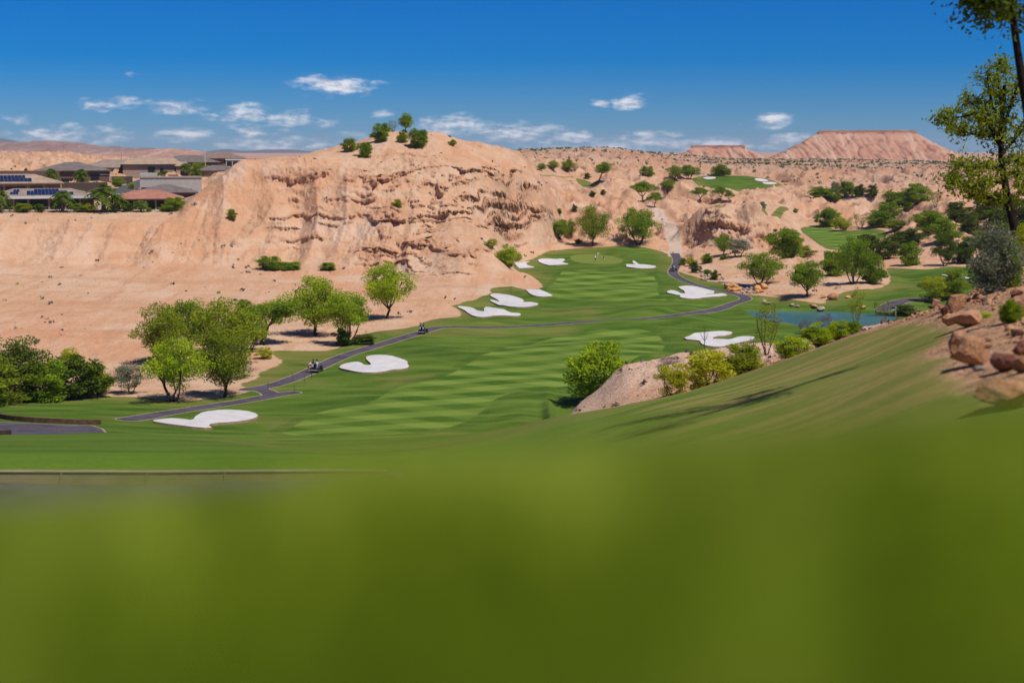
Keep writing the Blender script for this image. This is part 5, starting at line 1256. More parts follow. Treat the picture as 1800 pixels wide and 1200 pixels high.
scrub('dry_tufts', 260, 70, 120, 1000, 1600, .25, 'twig', lambda x, y, r: notgrass(x, y), 7, 8)

# ---- grass blades right in front of the lens
rng = np.random.default_rng(3); nb = 24000
a = rng.uniform(-.42, .42, nb); r = .22 + (rng.uniform(0, 1, nb) ** 1.3) * 1.5
x, y = np.sin(a) * r, np.cos(a) * r; z = H(x, y)
hh = rng.uniform(.008, .020, nb); ln = rng.normal(0, .006, (nb, 2)); th = rng.uniform(0, 6.28, nb); w = rng.uniform(.0009, .0016, nb)
bx, by = np.cos(th) * w, np.sin(th) * w
V = np.stack([np.stack([x - bx, y - by, z - .003], 1), np.stack([x + bx, y + by, z - .003], 1), np.stack([x + ln[:, 0], y + ln[:, 1], z + hh], 1)], 1).reshape(-1, 3)
tone = np.clip(.06 + .84 * sstep(.40, .74, r) - .25 * sstep(.16, .36, a) + .7 * fbm(x * 5, y * 2.0, 3, 95) + .55 * perlin(a * 16, r * 1.5, 96) + rng.normal(0, .12, nb), 0, 1)  # shade painted into the blade colour towards lens and right, plus random patches
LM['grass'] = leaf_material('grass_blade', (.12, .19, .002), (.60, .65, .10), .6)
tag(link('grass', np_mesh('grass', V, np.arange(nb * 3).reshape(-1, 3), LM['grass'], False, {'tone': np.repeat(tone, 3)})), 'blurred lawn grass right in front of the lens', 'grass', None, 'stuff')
# ------------------------------------------------------------------ rocks
def rock_material(name, lo, hi, stain):
    t = NT(name); P = t.n('ShaderNodeTexCoord').outputs['Object']; oi = t.n('ShaderNodeObjectInfo').outputs['Random']
    Pv = t.vmath('ADD', P, t.vmath('MULTIPLY', t.n('ShaderNodeCombineXYZ', {0: oi, 1: oi, 2: oi}).outputs[0], (37.0, 11.0, 23.0)).outputs[0]).outputs[0]
    n1 = t.noise(Pv, 1.8, 5, .62); n2 = t.noise(Pv, 9.0, 4, .65)
    c = t.mix(t.ss(n1, .35, .66), lo, hi)
    c = t.mix(t.math('MULTIPLY', t.ss(n2, .52, .66), .55), c, stain)
    b = t.n('ShaderNodeBump', {'Strength': .9, 'Distance': .10, 'Height': t.math('ADD', n1, t.math('MULTIPLY', n2, .4))}).outputs[0]
    return t.out(t.bsdf(c, .92, b, .1))
RM = {'tan': rock_material('rock_tan', (.36, .16, .075), (.50, .28, .14), (.17, .07, .035)),
      'orange': rock_material('rock_orange', (.52, .24, .08), (.62, .36, .15), (.30, .12, .05)),
      'red': rock_material('rock_red', (.22, .085, .055), (.42, .20, .13), (.10, .045, .03)),
      'pink': rock_material('rock_pink', (.44, .21, .11), (.55, .31, .18), (.30, .16, .11)),
      'pale': rock_material('rock_pale', (.36, .25, .17), (.52, .40, .30), (.24, .18, .13)),
      'grey': rock_material('rock_grey', (.25, .22, .19), (.42, .38, .33), (.12, .10, .09)),
      'dark': rock_material('rock_dark', (.16, .06, .04), (.28, .12, .08), (.07, .03, .02))}
def rock_mesh(seed, sub=4, cuts=20, rough=.13):
    rng = np.random.default_rng(seed); bm = bmesh.new(); bmesh.ops.create_icosphere(bm, subdivisions=sub, radius=1.0)
    V = np.array([v.co[:] for v in bm.verts])
    for _ in range(cuts):
        n = rng.normal(size=3); n /= np.linalg.norm(n); d = rng.uniform(.42, .76)
        k = np.maximum(V @ n - d, 0); V -= k[:, None] * n
    for i, p in enumerate(V):
        f = mnoise.fractal(Vector(p * 1.6 + seed), .9, 2.1, 4)
        V[i] = p * (1 + rough * f)
    for v, p in zip(bm.verts, V): v.co = p
    me = bpy.data.meshes.new('rock'); bm.to_mesh(me); bm.free()
    me.polygons.foreach_set('use_smooth', np.ones(len(me.polygons), bool)); me.set_sharp_from_angle(angle=math.radians(22))
    return me
ROCKS = [rock_mesh(s_) for s_ in range(9)]
ROCKS_S = [rock_mesh(s_ + 20, 2, 9, .08) for s_ in range(6)]
RK_SEQ = [0]
def boulder(px, py, w, h, col, label, rmin, name='boulder', deep=.8, group=None, small=False, rz=None, tilt=0.0, r=None):
    """px, py: middle of the bottom edge in the photo"""
    p = azr(px, r, py) if r else pick(px, py, rmin); s_ = math.hypot(p[0], p[1]) / F
    src = (ROCKS_S if small else ROCKS)[RK_SEQ[0] % (6 if small else 9)]; RK_SEQ[0] += 1
    me = src.copy(); me.materials.clear(); me.materials.append(RM[col]); me.name = name
    W_, H_ = w * s_ * .56, h * s_ * .60
    o = link(name, me, None, (p[0], p[1], p[2] + H_ * .52), (tilt, 0, RK_SEQ[0] * 1.9 if rz is None else rz), (W_, W_ * deep if rz is not None else W_, H_))
    return tag(o, label, 'boulder' if name == 'boulder' else 'rock', group)
for b_ in [
 (1768, 716, 150, 82, 'tan', 'largest tan boulder at the lower right edge with its base in the grass', 3),
 (1711, 643, 74, 68, 'tan', 'big orange-tan boulder alone on the bare soil with a dark hole on its face', 3),
 (1686, 610, 34, 42, 'pink', 'pinkish-grey block leaning on the back of the big orange-tan boulder', 3),
 (1676, 622, 20, 22, 'tan', 'small tan rock at the left foot of the big orange-tan boulder', 3),
 (1765, 652, 64, 52, 'red', 'dark reddish boulder standing behind the largest tan one', 3),
 (1794, 628, 44, 36, 'dark', 'dark brown rock at the right edge above the largest boulder', 3),
 (1720, 652, 26, 14, 'grey', 'small grey rock between the orange-tan and the largest boulder', 3),
 (1800, 655, 40, 40, 'tan', 'tan rock cut by the right picture edge behind the largest boulder', 3),
 (1702, 574, 76, 40, 'pink', 'long pinkish slab with a sloping top near the sagebrush', 10),
 (1670, 572, 38, 32, 'orange', 'yellow-orange flat rock leaning on the long pinkish slab', 10),
 (1680, 546, 50, 38, 'tan', 'tan mottled boulder left of the sagebrush', 20),
 (1660, 556, 22, 26, 'dark', 'dark rock standing in for the shaded left side of the tan mottled boulder', 18),  # dark rock added as the shaded side of the boulder above
 (1645, 540, 26, 20, 'red', 'small red rock beside the yellow-green bush on the crest', 28),
 (1790, 590, 22, 18, 'dark', 'small dark rock on bare soil near the right edge', 5),
 (1793, 556, 44, 46, 'pink', 'smooth pale pink boulder at the right edge beside the dark green shrub', 8),
 (1786, 522, 28, 18, 'dark', 'dark red rock above the smooth pale pink boulder', 14),
 (1738, 600, 14, 8, 'tan', 'little tan stone on the soil above the big orange-tan boulder', 5),
 (1735, 612, 20, 10, 'tan', 'low flat tan stone right of the big orange-tan boulder', 5),
]: boulder(*b_[:7])
for k, (px, py, w, h) in enumerate([(1278, 507, 12, 9), (1286, 505, 11, 8), (1294, 507, 11, 8), (1281, 512, 10, 8), (1291, 512, 12, 9), (1298, 511, 9, 7), (1283, 503, 9, 6), (1297, 504, 9, 6)]):
    boulder(px, py, w * 1.25, h * 1.25, 'orange', 'orange rock in the left pile on the stream bank beside the path', 290, 'rock', group='orange rocks piled on the stream bank', small=True)
for k, (px, py, w, h) in enumerate([(1333, 510, 12, 9), (1342, 509, 13, 11), (1339, 514, 9, 7), (1331, 515, 8, 6)]):
    boulder(px, py, w * 1.25, h * 1.25, 'orange', 'orange rock in the right pile below the broad round tree', 290, 'rock', group='orange rocks below the round tree', small=True)
for k in range(16):
    px = 1301 + (k % 8) * 4.0 + (k // 8) * 1.7; py = 508 + (k // 8) * 6 + (k * 7 % 5) * .6
    boulder(px, py, 6.5, 5, 'grey' if k % 3 else 'pale', 'small grey stone between the two orange rock piles', 290, 'rock', group='grey stones in the stream bank', small=True)
for k in range(13):
    px = 1220 + (k * 5 % 18) + k * 1.2; py = 474 + k * 1.6 + (k * 3 % 4)
    boulder(px, py, 7, 5.5, 'pale' if k % 2 else 'grey', 'pale stone in the rocky wash between the small bushes', 330, 'rock', group='pale stones of the rocky wash', small=True)
for px, py, w, h, c, lab, rm in [(1464, 526, 16, 11, 'tan', 'tan rock at the edge of the far pond bank', 270), (1447, 524, 9, 6, 'tan', 'small tan rock left of the tan bank rock', 270), (1518, 543, 10, 6, 'orange', 'orange rock on the grass behind the slender twig tree', 250), (1491, 524, 8, 5, 'orange', 'little orange rock on the grass above the pond', 260),
   (1343, 534, 9, 8, 'pale', 'pale upright rock in the grass by the pond, left of a pair', 255), (1350, 535, 10, 7, 'pale', 'pale rock in the grass by the pond, right of a pair', 255), (1393, 538, 8, 5, 'pale', 'small pale rock near the far pond shore', 255), (1402, 540, 7, 4, 'pale', 'tiny pale rock by the far pond shore', 255),
   (1433, 541, 12, 6, 'pink', 'pinkish rock where the stream bank meets the pond', 260), (1442, 544, 13, 6, 'pale', 'pale rock at the stream mouth into the pond', 255), (1425, 537, 10, 5, 'tan', 'tan rock at the upper stream mouth', 260), (1488, 581, 18, 11, 'tan', 'tan rock on the spur crest against the water', 60)]:
    boulder(px, py, w * 1.2, h * 1.2, c, lab, rm, 'rock', small=True)

rng = np.random.default_rng(12); vs = []; fs = []; k0 = 0
ico = bmesh.new(); bmesh.ops.create_icosphere(ico, subdivisions=1, radius=1.0); IV = np.array([v.co[:] for v in ico.verts]); IF = np.array([[v.index for v in f.verts] for f in ico.faces]); ico.free()
for _ in range(2600):
    px_ = rng.uniform(1560, 1900); r_ = rng.uniform(12, 44); p = azr(px_, r_, 600)
    if not notgrass(np.array([p[0]]), np.array([p[1]]))[0]: continue
    s_ = .02 + .09 * rng.uniform() ** 4
    vs.append(p + IV * rng.uniform(.6, 1.3, IV.shape) * s_ * [1, 1, .7]); fs.append(IF + k0); k0 += len(IV)
tag(link('gravel', np_mesh('gravel', np.vstack(vs), np.vstack(fs), RM['tan'])), 'loose stones scattered on the bare soil among the boulders', 'gravel', None, 'stuff')
# ------------------------------------------------------------------ box builder
class MB:
    def __init__(s): s.bm = bmesh.new()
    def box(s, x0, x1, y0, y1, z0, z1, mat=0, M=None):
        c = [(x0, y0, z0), (x1, y0, z0), (x1, y1, z0), (x0, y1, z0), (x0, y0, z1), (x1, y0, z1), (x1, y1, z1), (x0, y1, z1)]
        v = [s.bm.verts.new(M @ Vector(p) if M else p) for p in c]
        for f in ((0, 3, 2, 1), (4, 5, 6, 7), (0, 1, 5, 4), (1, 2, 6, 5), (2, 3, 7, 6), (3, 0, 4, 7)):
            s.bm.faces.new([v[i] for i in f]).material_index = mat
        return s
    def poly(s, verts, faces, mat=0):
        v = [s.bm.verts.new(p) for p in verts]
        for f in faces: s.bm.faces.new([v[i] for i in f]).material_index = mat
        return s
    def cyl(s, p0, p1, r0, r1=None, k=10, mat=0):
        p0, p1 = Vector(p0), Vector(p1); r1 = r0 if r1 is None else r1; d = (p1 - p0).normalized(); a = d.orthogonal().normalized(); b = d.cross(a)
        A = [s.bm.verts.new(p0 + (a * math.cos(t) + b * math.sin(t)) * r0) for t in [2 * math.pi * i / k for i in range(k)]]
        B = [s.bm.verts.new(p1 + (a * math.cos(t) + b * math.sin(t)) * r1) for t in [2 * math.pi * i / k for i in range(k)]]
        for i in range(k):
            j = (i + 1) % k; s.bm.faces.new((A[i], A[j], B[j], B[i])).material_index = mat
        s.bm.faces.new(A[::-1]).material_index = mat; s.bm.faces.new(B).material_index = mat
        return s
    def build(s, name, mat, parent=None, bevel=0.0, smooth=False):
        if bevel: bmesh.ops.bevel(s.bm, geom=list(s.bm.edges), offset=bevel, segments=2, affect='EDGES', profile=.6)
        bmesh.ops.recalc_face_normals(s.bm, faces=list(s.bm.faces))
        me = bpy.data.meshes.new(name); s.bm.to_mesh(me); s.bm.free()
        for m in (mat if isinstance(mat, (list, tuple)) else [mat]): me.materials.append(m)
        if smooth: me.polygons.foreach_set('use_smooth', np.ones(len(me.polygons), bool)); me.set_sharp_from_angle(angle=math.radians(35))
        return link(name, me, parent)

# ------------------------------------------------------------------ houses
def roof_material(name, col):
    t = NT(name); P = t.n('ShaderNodeTexCoord').outputs['Object']; sep = t.n('ShaderNodeSeparateXYZ', {0: P})
    rows = t.math('FRACT', t.math('MULTIPLY', sep.outputs[2], 5.0)); n1 = t.noise(P, .5, 4, .6); n2 = t.noise(P, 5.0, 3, .6)
    c = t.mix(t.ss(n1, .35, .65), tuple(k * .85 for k in col), tuple(min(1, k * 1.15) for k in col))
    c = t.mix(t.math('MULTIPLY', t.ss(n2, .5, .65), .35), c, tuple(k * .6 for k in col))
    b = t.n('ShaderNodeBump', {'Strength': .5, 'Distance': .05, 'Height': rows}).outputs[0]
    return t.out(t.bsdf(c, .9, b, .1))
RF = {'tan': roof_material('roof_tan', (.27, .205, .165)), 'grey': roof_material('roof_grey', (.165, .135, .125)), 'red': roof_material('roof_red', (.37, .165, .115)), 'brown': roof_material('roof_brown', (.22, .155, .125)), 'sand': roof_material('roof_sand', (.36, .255, .18))}
WALLC = {k: plain('stucco_' + k, c, .92, .05, .1, 1.5, bump=.15) for k, c in {'brown': (.16, .105, .08), 'tan': (.34, .255, .19), 'grey': (.42, .40, .37), 'dark': (.10, .072, .06), 'cream': (.5, .42, .33), 'olive': (.25, .20, .15)}.items()}
M_FASCIA = {'white': plain('fascia_white', (.66, .64, .60), .6, .3, .05), 'brown': plain('fascia_brown', (.13, .085, .065), .7, .2, .1), 'red': plain('fascia_red', (.27, .13, .10), .7, .2, .1), 'tan': plain('fascia_tan', (.33, .25, .19), .7, .2, .1)}
def glass_mat():
    t = NT('window_glass'); return t.out(t.bsdf((.018, .022, .028), .08, None, .5))
M_GLASS = glass_mat()
def solar_mat():
    t = NT('solar_cells'); P = t.n('ShaderNodeTexCoord').outputs['Object']
    c = t.mix(t.ss(t.noise(P, .8, 2), .3, .7), (.010, .016, .050), (.016, .028, .075))
    return t.out(t.bsdf(c, .22, None, .5))
M_SOLAR = solar_mat()
M_CONC = plain('concrete', (.40, .35, .29), .9, .1, .12, 2.0, bump=.2)

def house(label, r, x0, x1, yb, ye, yt, depth, roof, wall, fascia='brown', over=.7, ridge=.45, porch=False, cols=(), wins=(), solar=(), turn=0.0, chimney=None, deep=3.0):
    s_ = r / F; xm = (x0 + x1) / 2; p = at(xm, yb, r); w = (x1 - x0) * s_ - 2 * over; az_ = float(azt(xm, yb)[0])
    he = (yb - ye) * s_; zt = float(azt(xm, yt)[1]) * (r + depth / 2); hr = max(zt - p[2], he + .5)
    root = tag(empty('house', p, -az_ + turn), label, 'house')
    hw = w / 2; d0 = 2.4 if porch else 0.0
    m = MB(); m.box(-hw, hw, d0, depth, -deep, he - .02)
    if porch: m.box(-hw, hw, 0, d0 - .01, -deep, .05)
    m.build('wall', WALLC[wall], root)
    o = over; rl = hw * ridge
    V_ = [(-hw - o, -o, he), (hw + o, -o, he), (hw + o, depth + o, he), (-hw - o, depth + o, he), (-rl, depth / 2, hr), (rl, depth / 2, hr)]
    V_ += [(x, y, z - .10) for x, y, z in V_[:4]]
    rf = MB().poly([(a, b, c + .30) if i < 4 else ((a, b, c + .3) if i < 6 else (a, b, he + .22)) for i, (a, b, c) in enumerate(V_)], [(0, 1, 5, 4), (2, 3, 4, 5), (1, 2, 5), (3, 0, 4), (0, 6, 7, 1), (1, 7, 8, 2), (2, 8, 9, 3), (3, 9, 6, 0)]).build('roof', RF[roof], root)
    fo = -.08 if fascia == 'white' else .06
    MB().box(-hw - o + fo, hw + o - fo, -o + fo, depth + o - fo, he - (.38 if fascia == 'white' else 0), he + (.29 if fascia == 'white' else .215)).build('fascia', M_FASCIA[fascia], root)
    for fx in cols:
        MB().box(-hw + fx * w - .22, -hw + fx * w + .22, .05, .5, .06, he - .02).build('porch_column', WALLC['tan' if wall != 'grey' else 'grey'], root)
    for (a, b, c, d) in wins:
        wn = MB().box(-hw + a * w, -hw + b * w, d0 - .06, d0 + .05, he * c, he * d).build('window', M_FASCIA['brown'], root)
        MB().box(-hw + a * w + .07, -hw + b * w - .07, d0 - .075, d0 - .062, he * c + .07, he * d - .07).build('pane', M_GLASS, wn)
    run = depth / 2 + o; rise = hr - he; ang = math.atan2(rise, run)
    for (a, b, c, d, nx, ny) in solar:
        mb = MB(); M = Matrix.Translation((0, -o, he + .36)) @ Matrix.Rotation(ang, 4, 'X'); L = math.hypot(run, rise)
        X0, X1, Y0, Y1 = -hw + a * w, -hw + b * w, c * L, d * L
        for i in range(nx):
            for j in range(ny):
                gx, gy = (X1 - X0) / nx, (Y1 - Y0) / ny
                mb.box(X0 + i * gx + .04, X0 + (i + 1) * gx - .04, Y0 + j * gy + .04, Y0 + (j + 1) * gy - .04, .05, .10, 0, M)
        mb.build('solar_panel', M_SOLAR, root)
    if chimney:
        MB().box(-hw + chimney * w - .5, -hw + chimney * w + .5, depth * .5, depth * .5 + 1, he, hr + .9).build('chimney', WALLC[wall], root)
    return root

house('low house with a white roof edge and dark solar panels behind the railing', 396, -12, 164, 372.5, 348, 333, 15, 'tan', 'brown', 'white', .9, .55, True, (.08, .22, .36, .56, .72, .86),
      ((.09, .21, .02, .8), (.23, .35, .02, .8), (.38, .54, .02, .8), (.58, .71, .05, .8), (.74, .85, .05, .8)), ((.35, .74, .12, .62, 11, 3), (.42, .66, .64, .86, 7, 1), (.72, .80, .12, .45, 2, 2), (.19, .27, .2, .5, 3, 1), (.22, .28, .52, .82, 2, 1)))
house('upper house with a long solar array on its pale roof at the left edge', 424, -70, 104, 347, 325.5, 308, 16, 'sand', 'olive', 'tan', .9, .5, True, (.45, .68, .84), ((.42, .66, .05, .8), (.70, .82, .1, .8)), ((.34, .72, .14, .5, 10, 2), (.38, .66, .54, .82, 8, 1)))
house('house with a large red tile roof and a columned porch under the cliff', 394, 198, 322, 372.5, 352, 335.5, 16, 'red', 'brown', 'red', 1.0, .35, True, (.12, .3, .48, .62, .76), ((.02, .10, .1, .8), (.16, .28, .02, .85), (.34, .46, .02, .9), (.5, .6, .02, .9), (.64, .74, .02, .9)))
house('house with a dark grey hipped roof right behind the red-roofed one', 416, 238, 346, 352, 340.5, 325.5, 14, 'grey', 'dark', 'brown', .8, .12, False, (), ((.55, .7, .3, .8),))
house('brown house with a grey-brown hipped roof above the block wall', 470, 66, 192, 328, 303, 286.5, 16, 'grey', 'brown', 'brown', .8, .18, False, (), ((.22, .26, .1, .5), (.34, .5, .02, .55), (.60, .66, .4, .8), (.74, .86, .35, .8)))
house('house with a broad tan roof behind the palm and the block wall', 505, 148, 262, 316, 297, 282, 18, 'tan', 'olive', 'tan', .8, .4, False, (), ((.26, .36, .1, .7), (.44, .56, .2, .75), (.66, .7, .2, .7), (.8, .86, .2, .7)))
house('house with a tan gabled roof above the garden shrubs', 492, 216, 322, 311, 291, 279, 14, 'sand', 'tan', 'brown', .8, .72, False, (), ((.42, .54, .4, .85), (.62, .68, .1, .75), (.86, .9, .1, .7)))
house('small tan gabled wing in front of the tan gabled house', 484, 308, 336, 311, 294, 286.5, 6, 'sand', 'tan', 'brown', .5, .5, False, (), ((.4, .6, .1, .6),))
house('far house with a wide dark grey roof below the blue mountains', 560, 278, 386, 300, 287, 274, 18, 'grey', 'brown', 'brown', 1.0, .3, False, (), ((.5, .6, .3, .8), (.75, .85, .3, .8)))
house('farthest grey-brown roofed house on the skyline', 610, 338, 432, 293, 280, 269, 20, 'brown', 'brown', 'brown', 1.0, .4, False, (), ((.3, .4, .3, .8), (.6, .7, .3, .8)))
house('house with a plain grey roof meeting the cliff slope', 478, 346, 420, 318, 302, 292, 14, 'grey', 'tan', 'brown', .7, .3, False, (), ((.06, .14, .3, .8), (.36, .42, .5, .75), (.62, .70, .3, .8)))
# flat modern houses
def flat_house(label, r, x0, x1, yb, yt, depth, wall, wins, trim='white', steps=()):
    s_ = r / F; xm = (x0 + x1) / 2; p = at(xm, yb, r); w = (x1 - x0) * s_; h = (yb - yt) * s_; root = tag(empty('house', p, -float(azt(xm, yb)[0])), label, 'house'); hw = w / 2
    MB().box(-hw, hw, 0, depth, -3, h).build('wall', WALLC[wall], root)
    MB().box(-hw - .2, hw + .2, -.2, depth + .2, h + .003, h + .35).build('roof', M_FASCIA[trim], root)
    for (a, b, c, d) in wins:
        wn = MB().box(-hw + a * w, -hw + b * w, -.06, .05, h * c, h * d).build('window', M_FASCIA['brown'], root)
        MB().box(-hw + a * w + .06, -hw + b * w - .06, -.075, -.062, h * c + .06, h * d - .06).build('pane', M_GLASS, wn)
    for (a, b, t_) in steps: MB().box(-hw + a * w, -hw + b * w, .6, depth - .6, h + .355, h + t_).build('parapet', WALLC[wall], root)
flat_house('long flat pale grey house with slit windows beside the street', 440, 250, 352, 341, 314, 12, 'grey', ((.02, .18, .28, .42), (.70, .73, .2, .32), (.76, .84, .2, .32)), 'tan', ((.0, .28, 1.3),))
flat_house('modern white and glass house at the cliff shoulder', 560, 398, 432, 294, 282, 9, 'grey', ((.05, .3, .1, .85), (.35, .6, .1, .85), (.65, .92, .1, .85)), 'white')

def block_wall(label, r, x0, x1, yb, yt, wall='dark'):
    s_ = r / F; xm = (x0 + x1) / 2; p = at(xm, yb, r); w = (x1 - x0) * s_; h = (yb - yt) * s_
    root = tag(empty('block_wall', p, -float(azt(xm, yb)[0])), label, 'wall')
    MB().box(-w / 2, w / 2, 0, .3, -2.5, h).build('masonry', WALLC[wall], root)
    MB().box(-w / 2 - .04, w / 2 + .04, -.04, .34, h + .003, h + .09).build('coping', WALLC['tan'], root)
block_wall('long brown block wall above the upper solar roof', 452, 4, 100, 322, 302, 'brown')
block_wall('brown retaining wall behind the street lamp', 443, 112, 186, 338, 322, 'dark')
block_wall('dark garden wall between the street and the tan house', 468, 196, 232, 322, 311, 'dark')
block_wall('reddish terrace wall under the tan gabled house', 470, 256, 312, 318, 308, 'brown')

# railing in front of the lowest house
rail_root = tag(empty('garden_railing', azr(80, 389, 372)), 'thin light metal railing in front of the white-edged house', 'railing')
A_, B_ = azr(-8, 389, 372), azr(166, 389, 372); o0 = np.array(rail_root.location)
mb = MB()
for hgt in (.25, 1.25): mb.cyl(A_ - o0 + [0, 0, hgt], B_ - o0 + [0, 0, hgt], .035, k=6)
mb.build('rail', M_FASCIA['tan'], rail_root)
for k in range(15):
    q = A_ + (B_ - A_) * k / 14 - o0
    MB().box(q[0] - .04, q[0] + .04, q[1] - .04, q[1] + .04, q[2] - .3, q[2] + 1.35).build('post', M_FASCIA['tan'], rail_root)

M_STEEL = plain('galvanised_steel', (.55, .55, .54), .45, .4, .06, 2.0, .4)
p = azr(197, 432, 343); s_ = 432 / F
lamp = tag(empty('street_lamp', p, -.1), 'tall grey street lamp with a curved arm beside the street', 'street lamp')
Hl = 31 * s_ + .6
MB().cyl((0, 0, -.3), (0, 0, Hl), .11, .07, 10).build('pole', M_STEEL, lamp, smooth=True)
T = Tubes(); T.add(smooth_open(np.array([(0, 0, Hl - .05), (-.3, 0, Hl + .45), (-1.2, 0, Hl + .75), (-2.6, 0, Hl + .7)]), 2), .05, 8); link('arm', T.mesh('arm', M_STEEL), lamp)
MB().box(-3.3, -2.5, -.15, .15, Hl + .6, Hl + .76).build('lamp_head', M_STEEL, lamp, .03)
for px, py, yt_, r, lab in ((361, 300, 258, 520, 'tall pale flagpole in front of the far dark roof'), (214, 292, 264, 520, 'thin dark pole behind the tan-roofed house')):
    p = azr(px, r, py); h = (py - yt_) * r / F
    root = tag(empty('pole', p), lab, 'pole')
    MB().cyl((0, 0, -1), (0, 0, h), .12 if px > 300 else .06, .07 if px > 300 else .05, 8).build('shaft', M_FASCIA['white'] if px > 300 else M_BARK, root)
    MB().cyl((0, 0, h), (0, 0, h + .18), .12, .04, 8).build('finial', M_STEEL, root)

# ------------------------------------------------------------------ cars in the street
M_WHITE = plain('car_paint_white', (.70, .71, .74), .25, .5, .02, 1.0); M_TYRE = plain('rubber', (.02, .02, .022), .85, .1); M_RIM = plain('alloy', (.4, .4, .42), .35, .5, .05, 2, .8)
M_RED = plain('tail_light', (.30, .02, .02), .3, .5, .02)
def loft(prof, xs, mat_name, mat, parent, name):
    """prof: side outline (y, z); xs: half width per outline point"""
    n = len(prof); V_ = [(-w, y, z) for (y, z), w in zip(prof, xs)] + [(w, y, z) for (y, z), w in zip(prof, xs)]
    Fc = [tuple(range(n))[::-1], tuple(range(n, 2 * n))] + [(i, (i + 1) % n, n + (i + 1) % n, n + i) for i in range(n)]
    return MB().poly(V_, Fc).build(name, mat, parent, .035, True)
def wheel(parent, x, y, r, w):
    wn = MB().cyl((x - w / 2, y, r), (x + w / 2, y, r), r, k=18).build('wheel', M_TYRE, parent, .02, True)
    MB().cyl((x - w / 2 - .012, y, r), (x + w / 2 + .012, y, r), r * .6, k=14).build('rim', M_RIM, wn)
def car(px, py, r, rz, label, L=4.6):
    p = azr(px, r, py); root = tag(empty('parked_car', p + [0, 0, .02], rz), label, 'car')
    k = L / 4.6
    pr = [(-2.25, .35), (-2.3, .75), (-2.2, .98), (-1.2, 1.02), (1.0, 1.0), (2.0, .86), (2.28, .66), (2.25, .32)]
    loft([(y * k, z) for y, z in pr], [.86, .88, .84, .88, .88, .82, .76, .84], '', M_WHITE, root, 'body')
    cb = [(-2.0, 1.0), (-1.5, 1.46), (-.2, 1.52), (.45, 1.42), (1.15, 1.0)]
    loft([(y * k, z) for y, z in cb], [.80, .64, .62, .62, .78], '', M_GLASS, root, 'window')
    loft([(y * k, z) for y, z in [(-1.45, 1.47), (-.2, 1.535), (.4, 1.44), (.35, 1.47), (-.2, 1.565), (-1.4, 1.50)]], [.62, .6, .6, .58, .58, .6], '', M_WHITE, root, 'roof')
    for x in (-.80, .80):
        for y in (-1.4 * k, 1.45 * k): wheel(root, x, y, .33, .22)
        MB().box(x * .85 - .14, x * .85 + .14, -2.33 * k, -2.26 * k, .72, .86).build('tail_light', M_RED, root)
        MB().box(x * .80 - .14, x * .80 + .14, 2.24 * k, 2.31 * k, .62, .74).build('headlight', M_RIM, root)
car(223, 333, 432, -.9, 'white pickup-sized car parked on the street, farther one', 5.2)
car(213, 337.5, 424, -.9, 'white car parked on the street nearer to the red roof')

# ------------------------------------------------------------------ golf carts and bags
M_CART = plain('cart_body', (.012, .012, .022), .3, .5, .1); M_SEAT = plain('cart_seat', (.05, .05, .055), .7, .2); M_CARTW = plain('cart_trim', (.6, .6, .62), .4, .4, .05)
BAGM = {'navy': plain('bag_navy', (.018, .022, .06), .6, .2), 'white': plain('bag_white', (.62, .58, .66), .6, .2), 'black': plain('bag_black', (.015, .015, .018), .6, .2)}
def golf_cart(p, rz, label):
    root = tag(empty('golf_cart', p, rz), label, 'golf cart')
    loft([(-1.15, .28), (-1.18, .62), (-1.0, .70), (-.45, .70), (-.42, .34), (.45, .32), (.55, .70), (.95, .80), (1.18, .62), (1.2, .28)], [.56, .57, .57, .57, .57, .57, .56, .52, .48, .5], '', M_CART, root, 'body')
    MB().box(-.52, .52, -.42, .08, .70, .84).build('seat', M_SEAT, root, .04, True)
    MB().box(-.52, .52, -.50, -.40, .86, 1.22).build('backrest', M_SEAT, root, .03, True)
    for x in (-.5, .5):
        for y in (-.80, .85): wheel(root, x, y, .24, .2)
        MB().box(x * .7 - .1, x * .7 + .1, -1.21, -1.17, .52, .60).build('tail_light', M_RED, root)
        MB().box(x * .7 - .1, x * .7 + .1, 1.17, 1.215, .50, .58).build('headlight', M_CARTW, root)
    MB().box(-.54, .54, -1.26, -1.19, .36, .44).build('bumper', M_CARTW, root, .015)
    st = MB().cyl((-.26, .50, .78), (-.26, .28, 1.02), .02).build('steering_column', M_SEAT, root)
    T = Tubes(); th = np.linspace(0, 2 * np.pi, 17); T.add(np.stack([-.26 + .17 * np.cos(th), .28 + .12 * np.sin(th), 1.02 + .12 * np.sin(th)], 1), .016, 6); link('steering_wheel', T.mesh('steering_wheel', M_SEAT), st)
    T = Tubes(); T.add(smooth_open(np.array([(-.5, -.55, .7), (-.5, -.58, 1.3), (-.3, -.6, 1.42), (.3, -.6, 1.42), (.5, -.58, 1.3), (.5, -.55, .7)]), 2), .022, 6); link('bag_rack', T.mesh('bag_rack', M_CARTW), root)
    return root
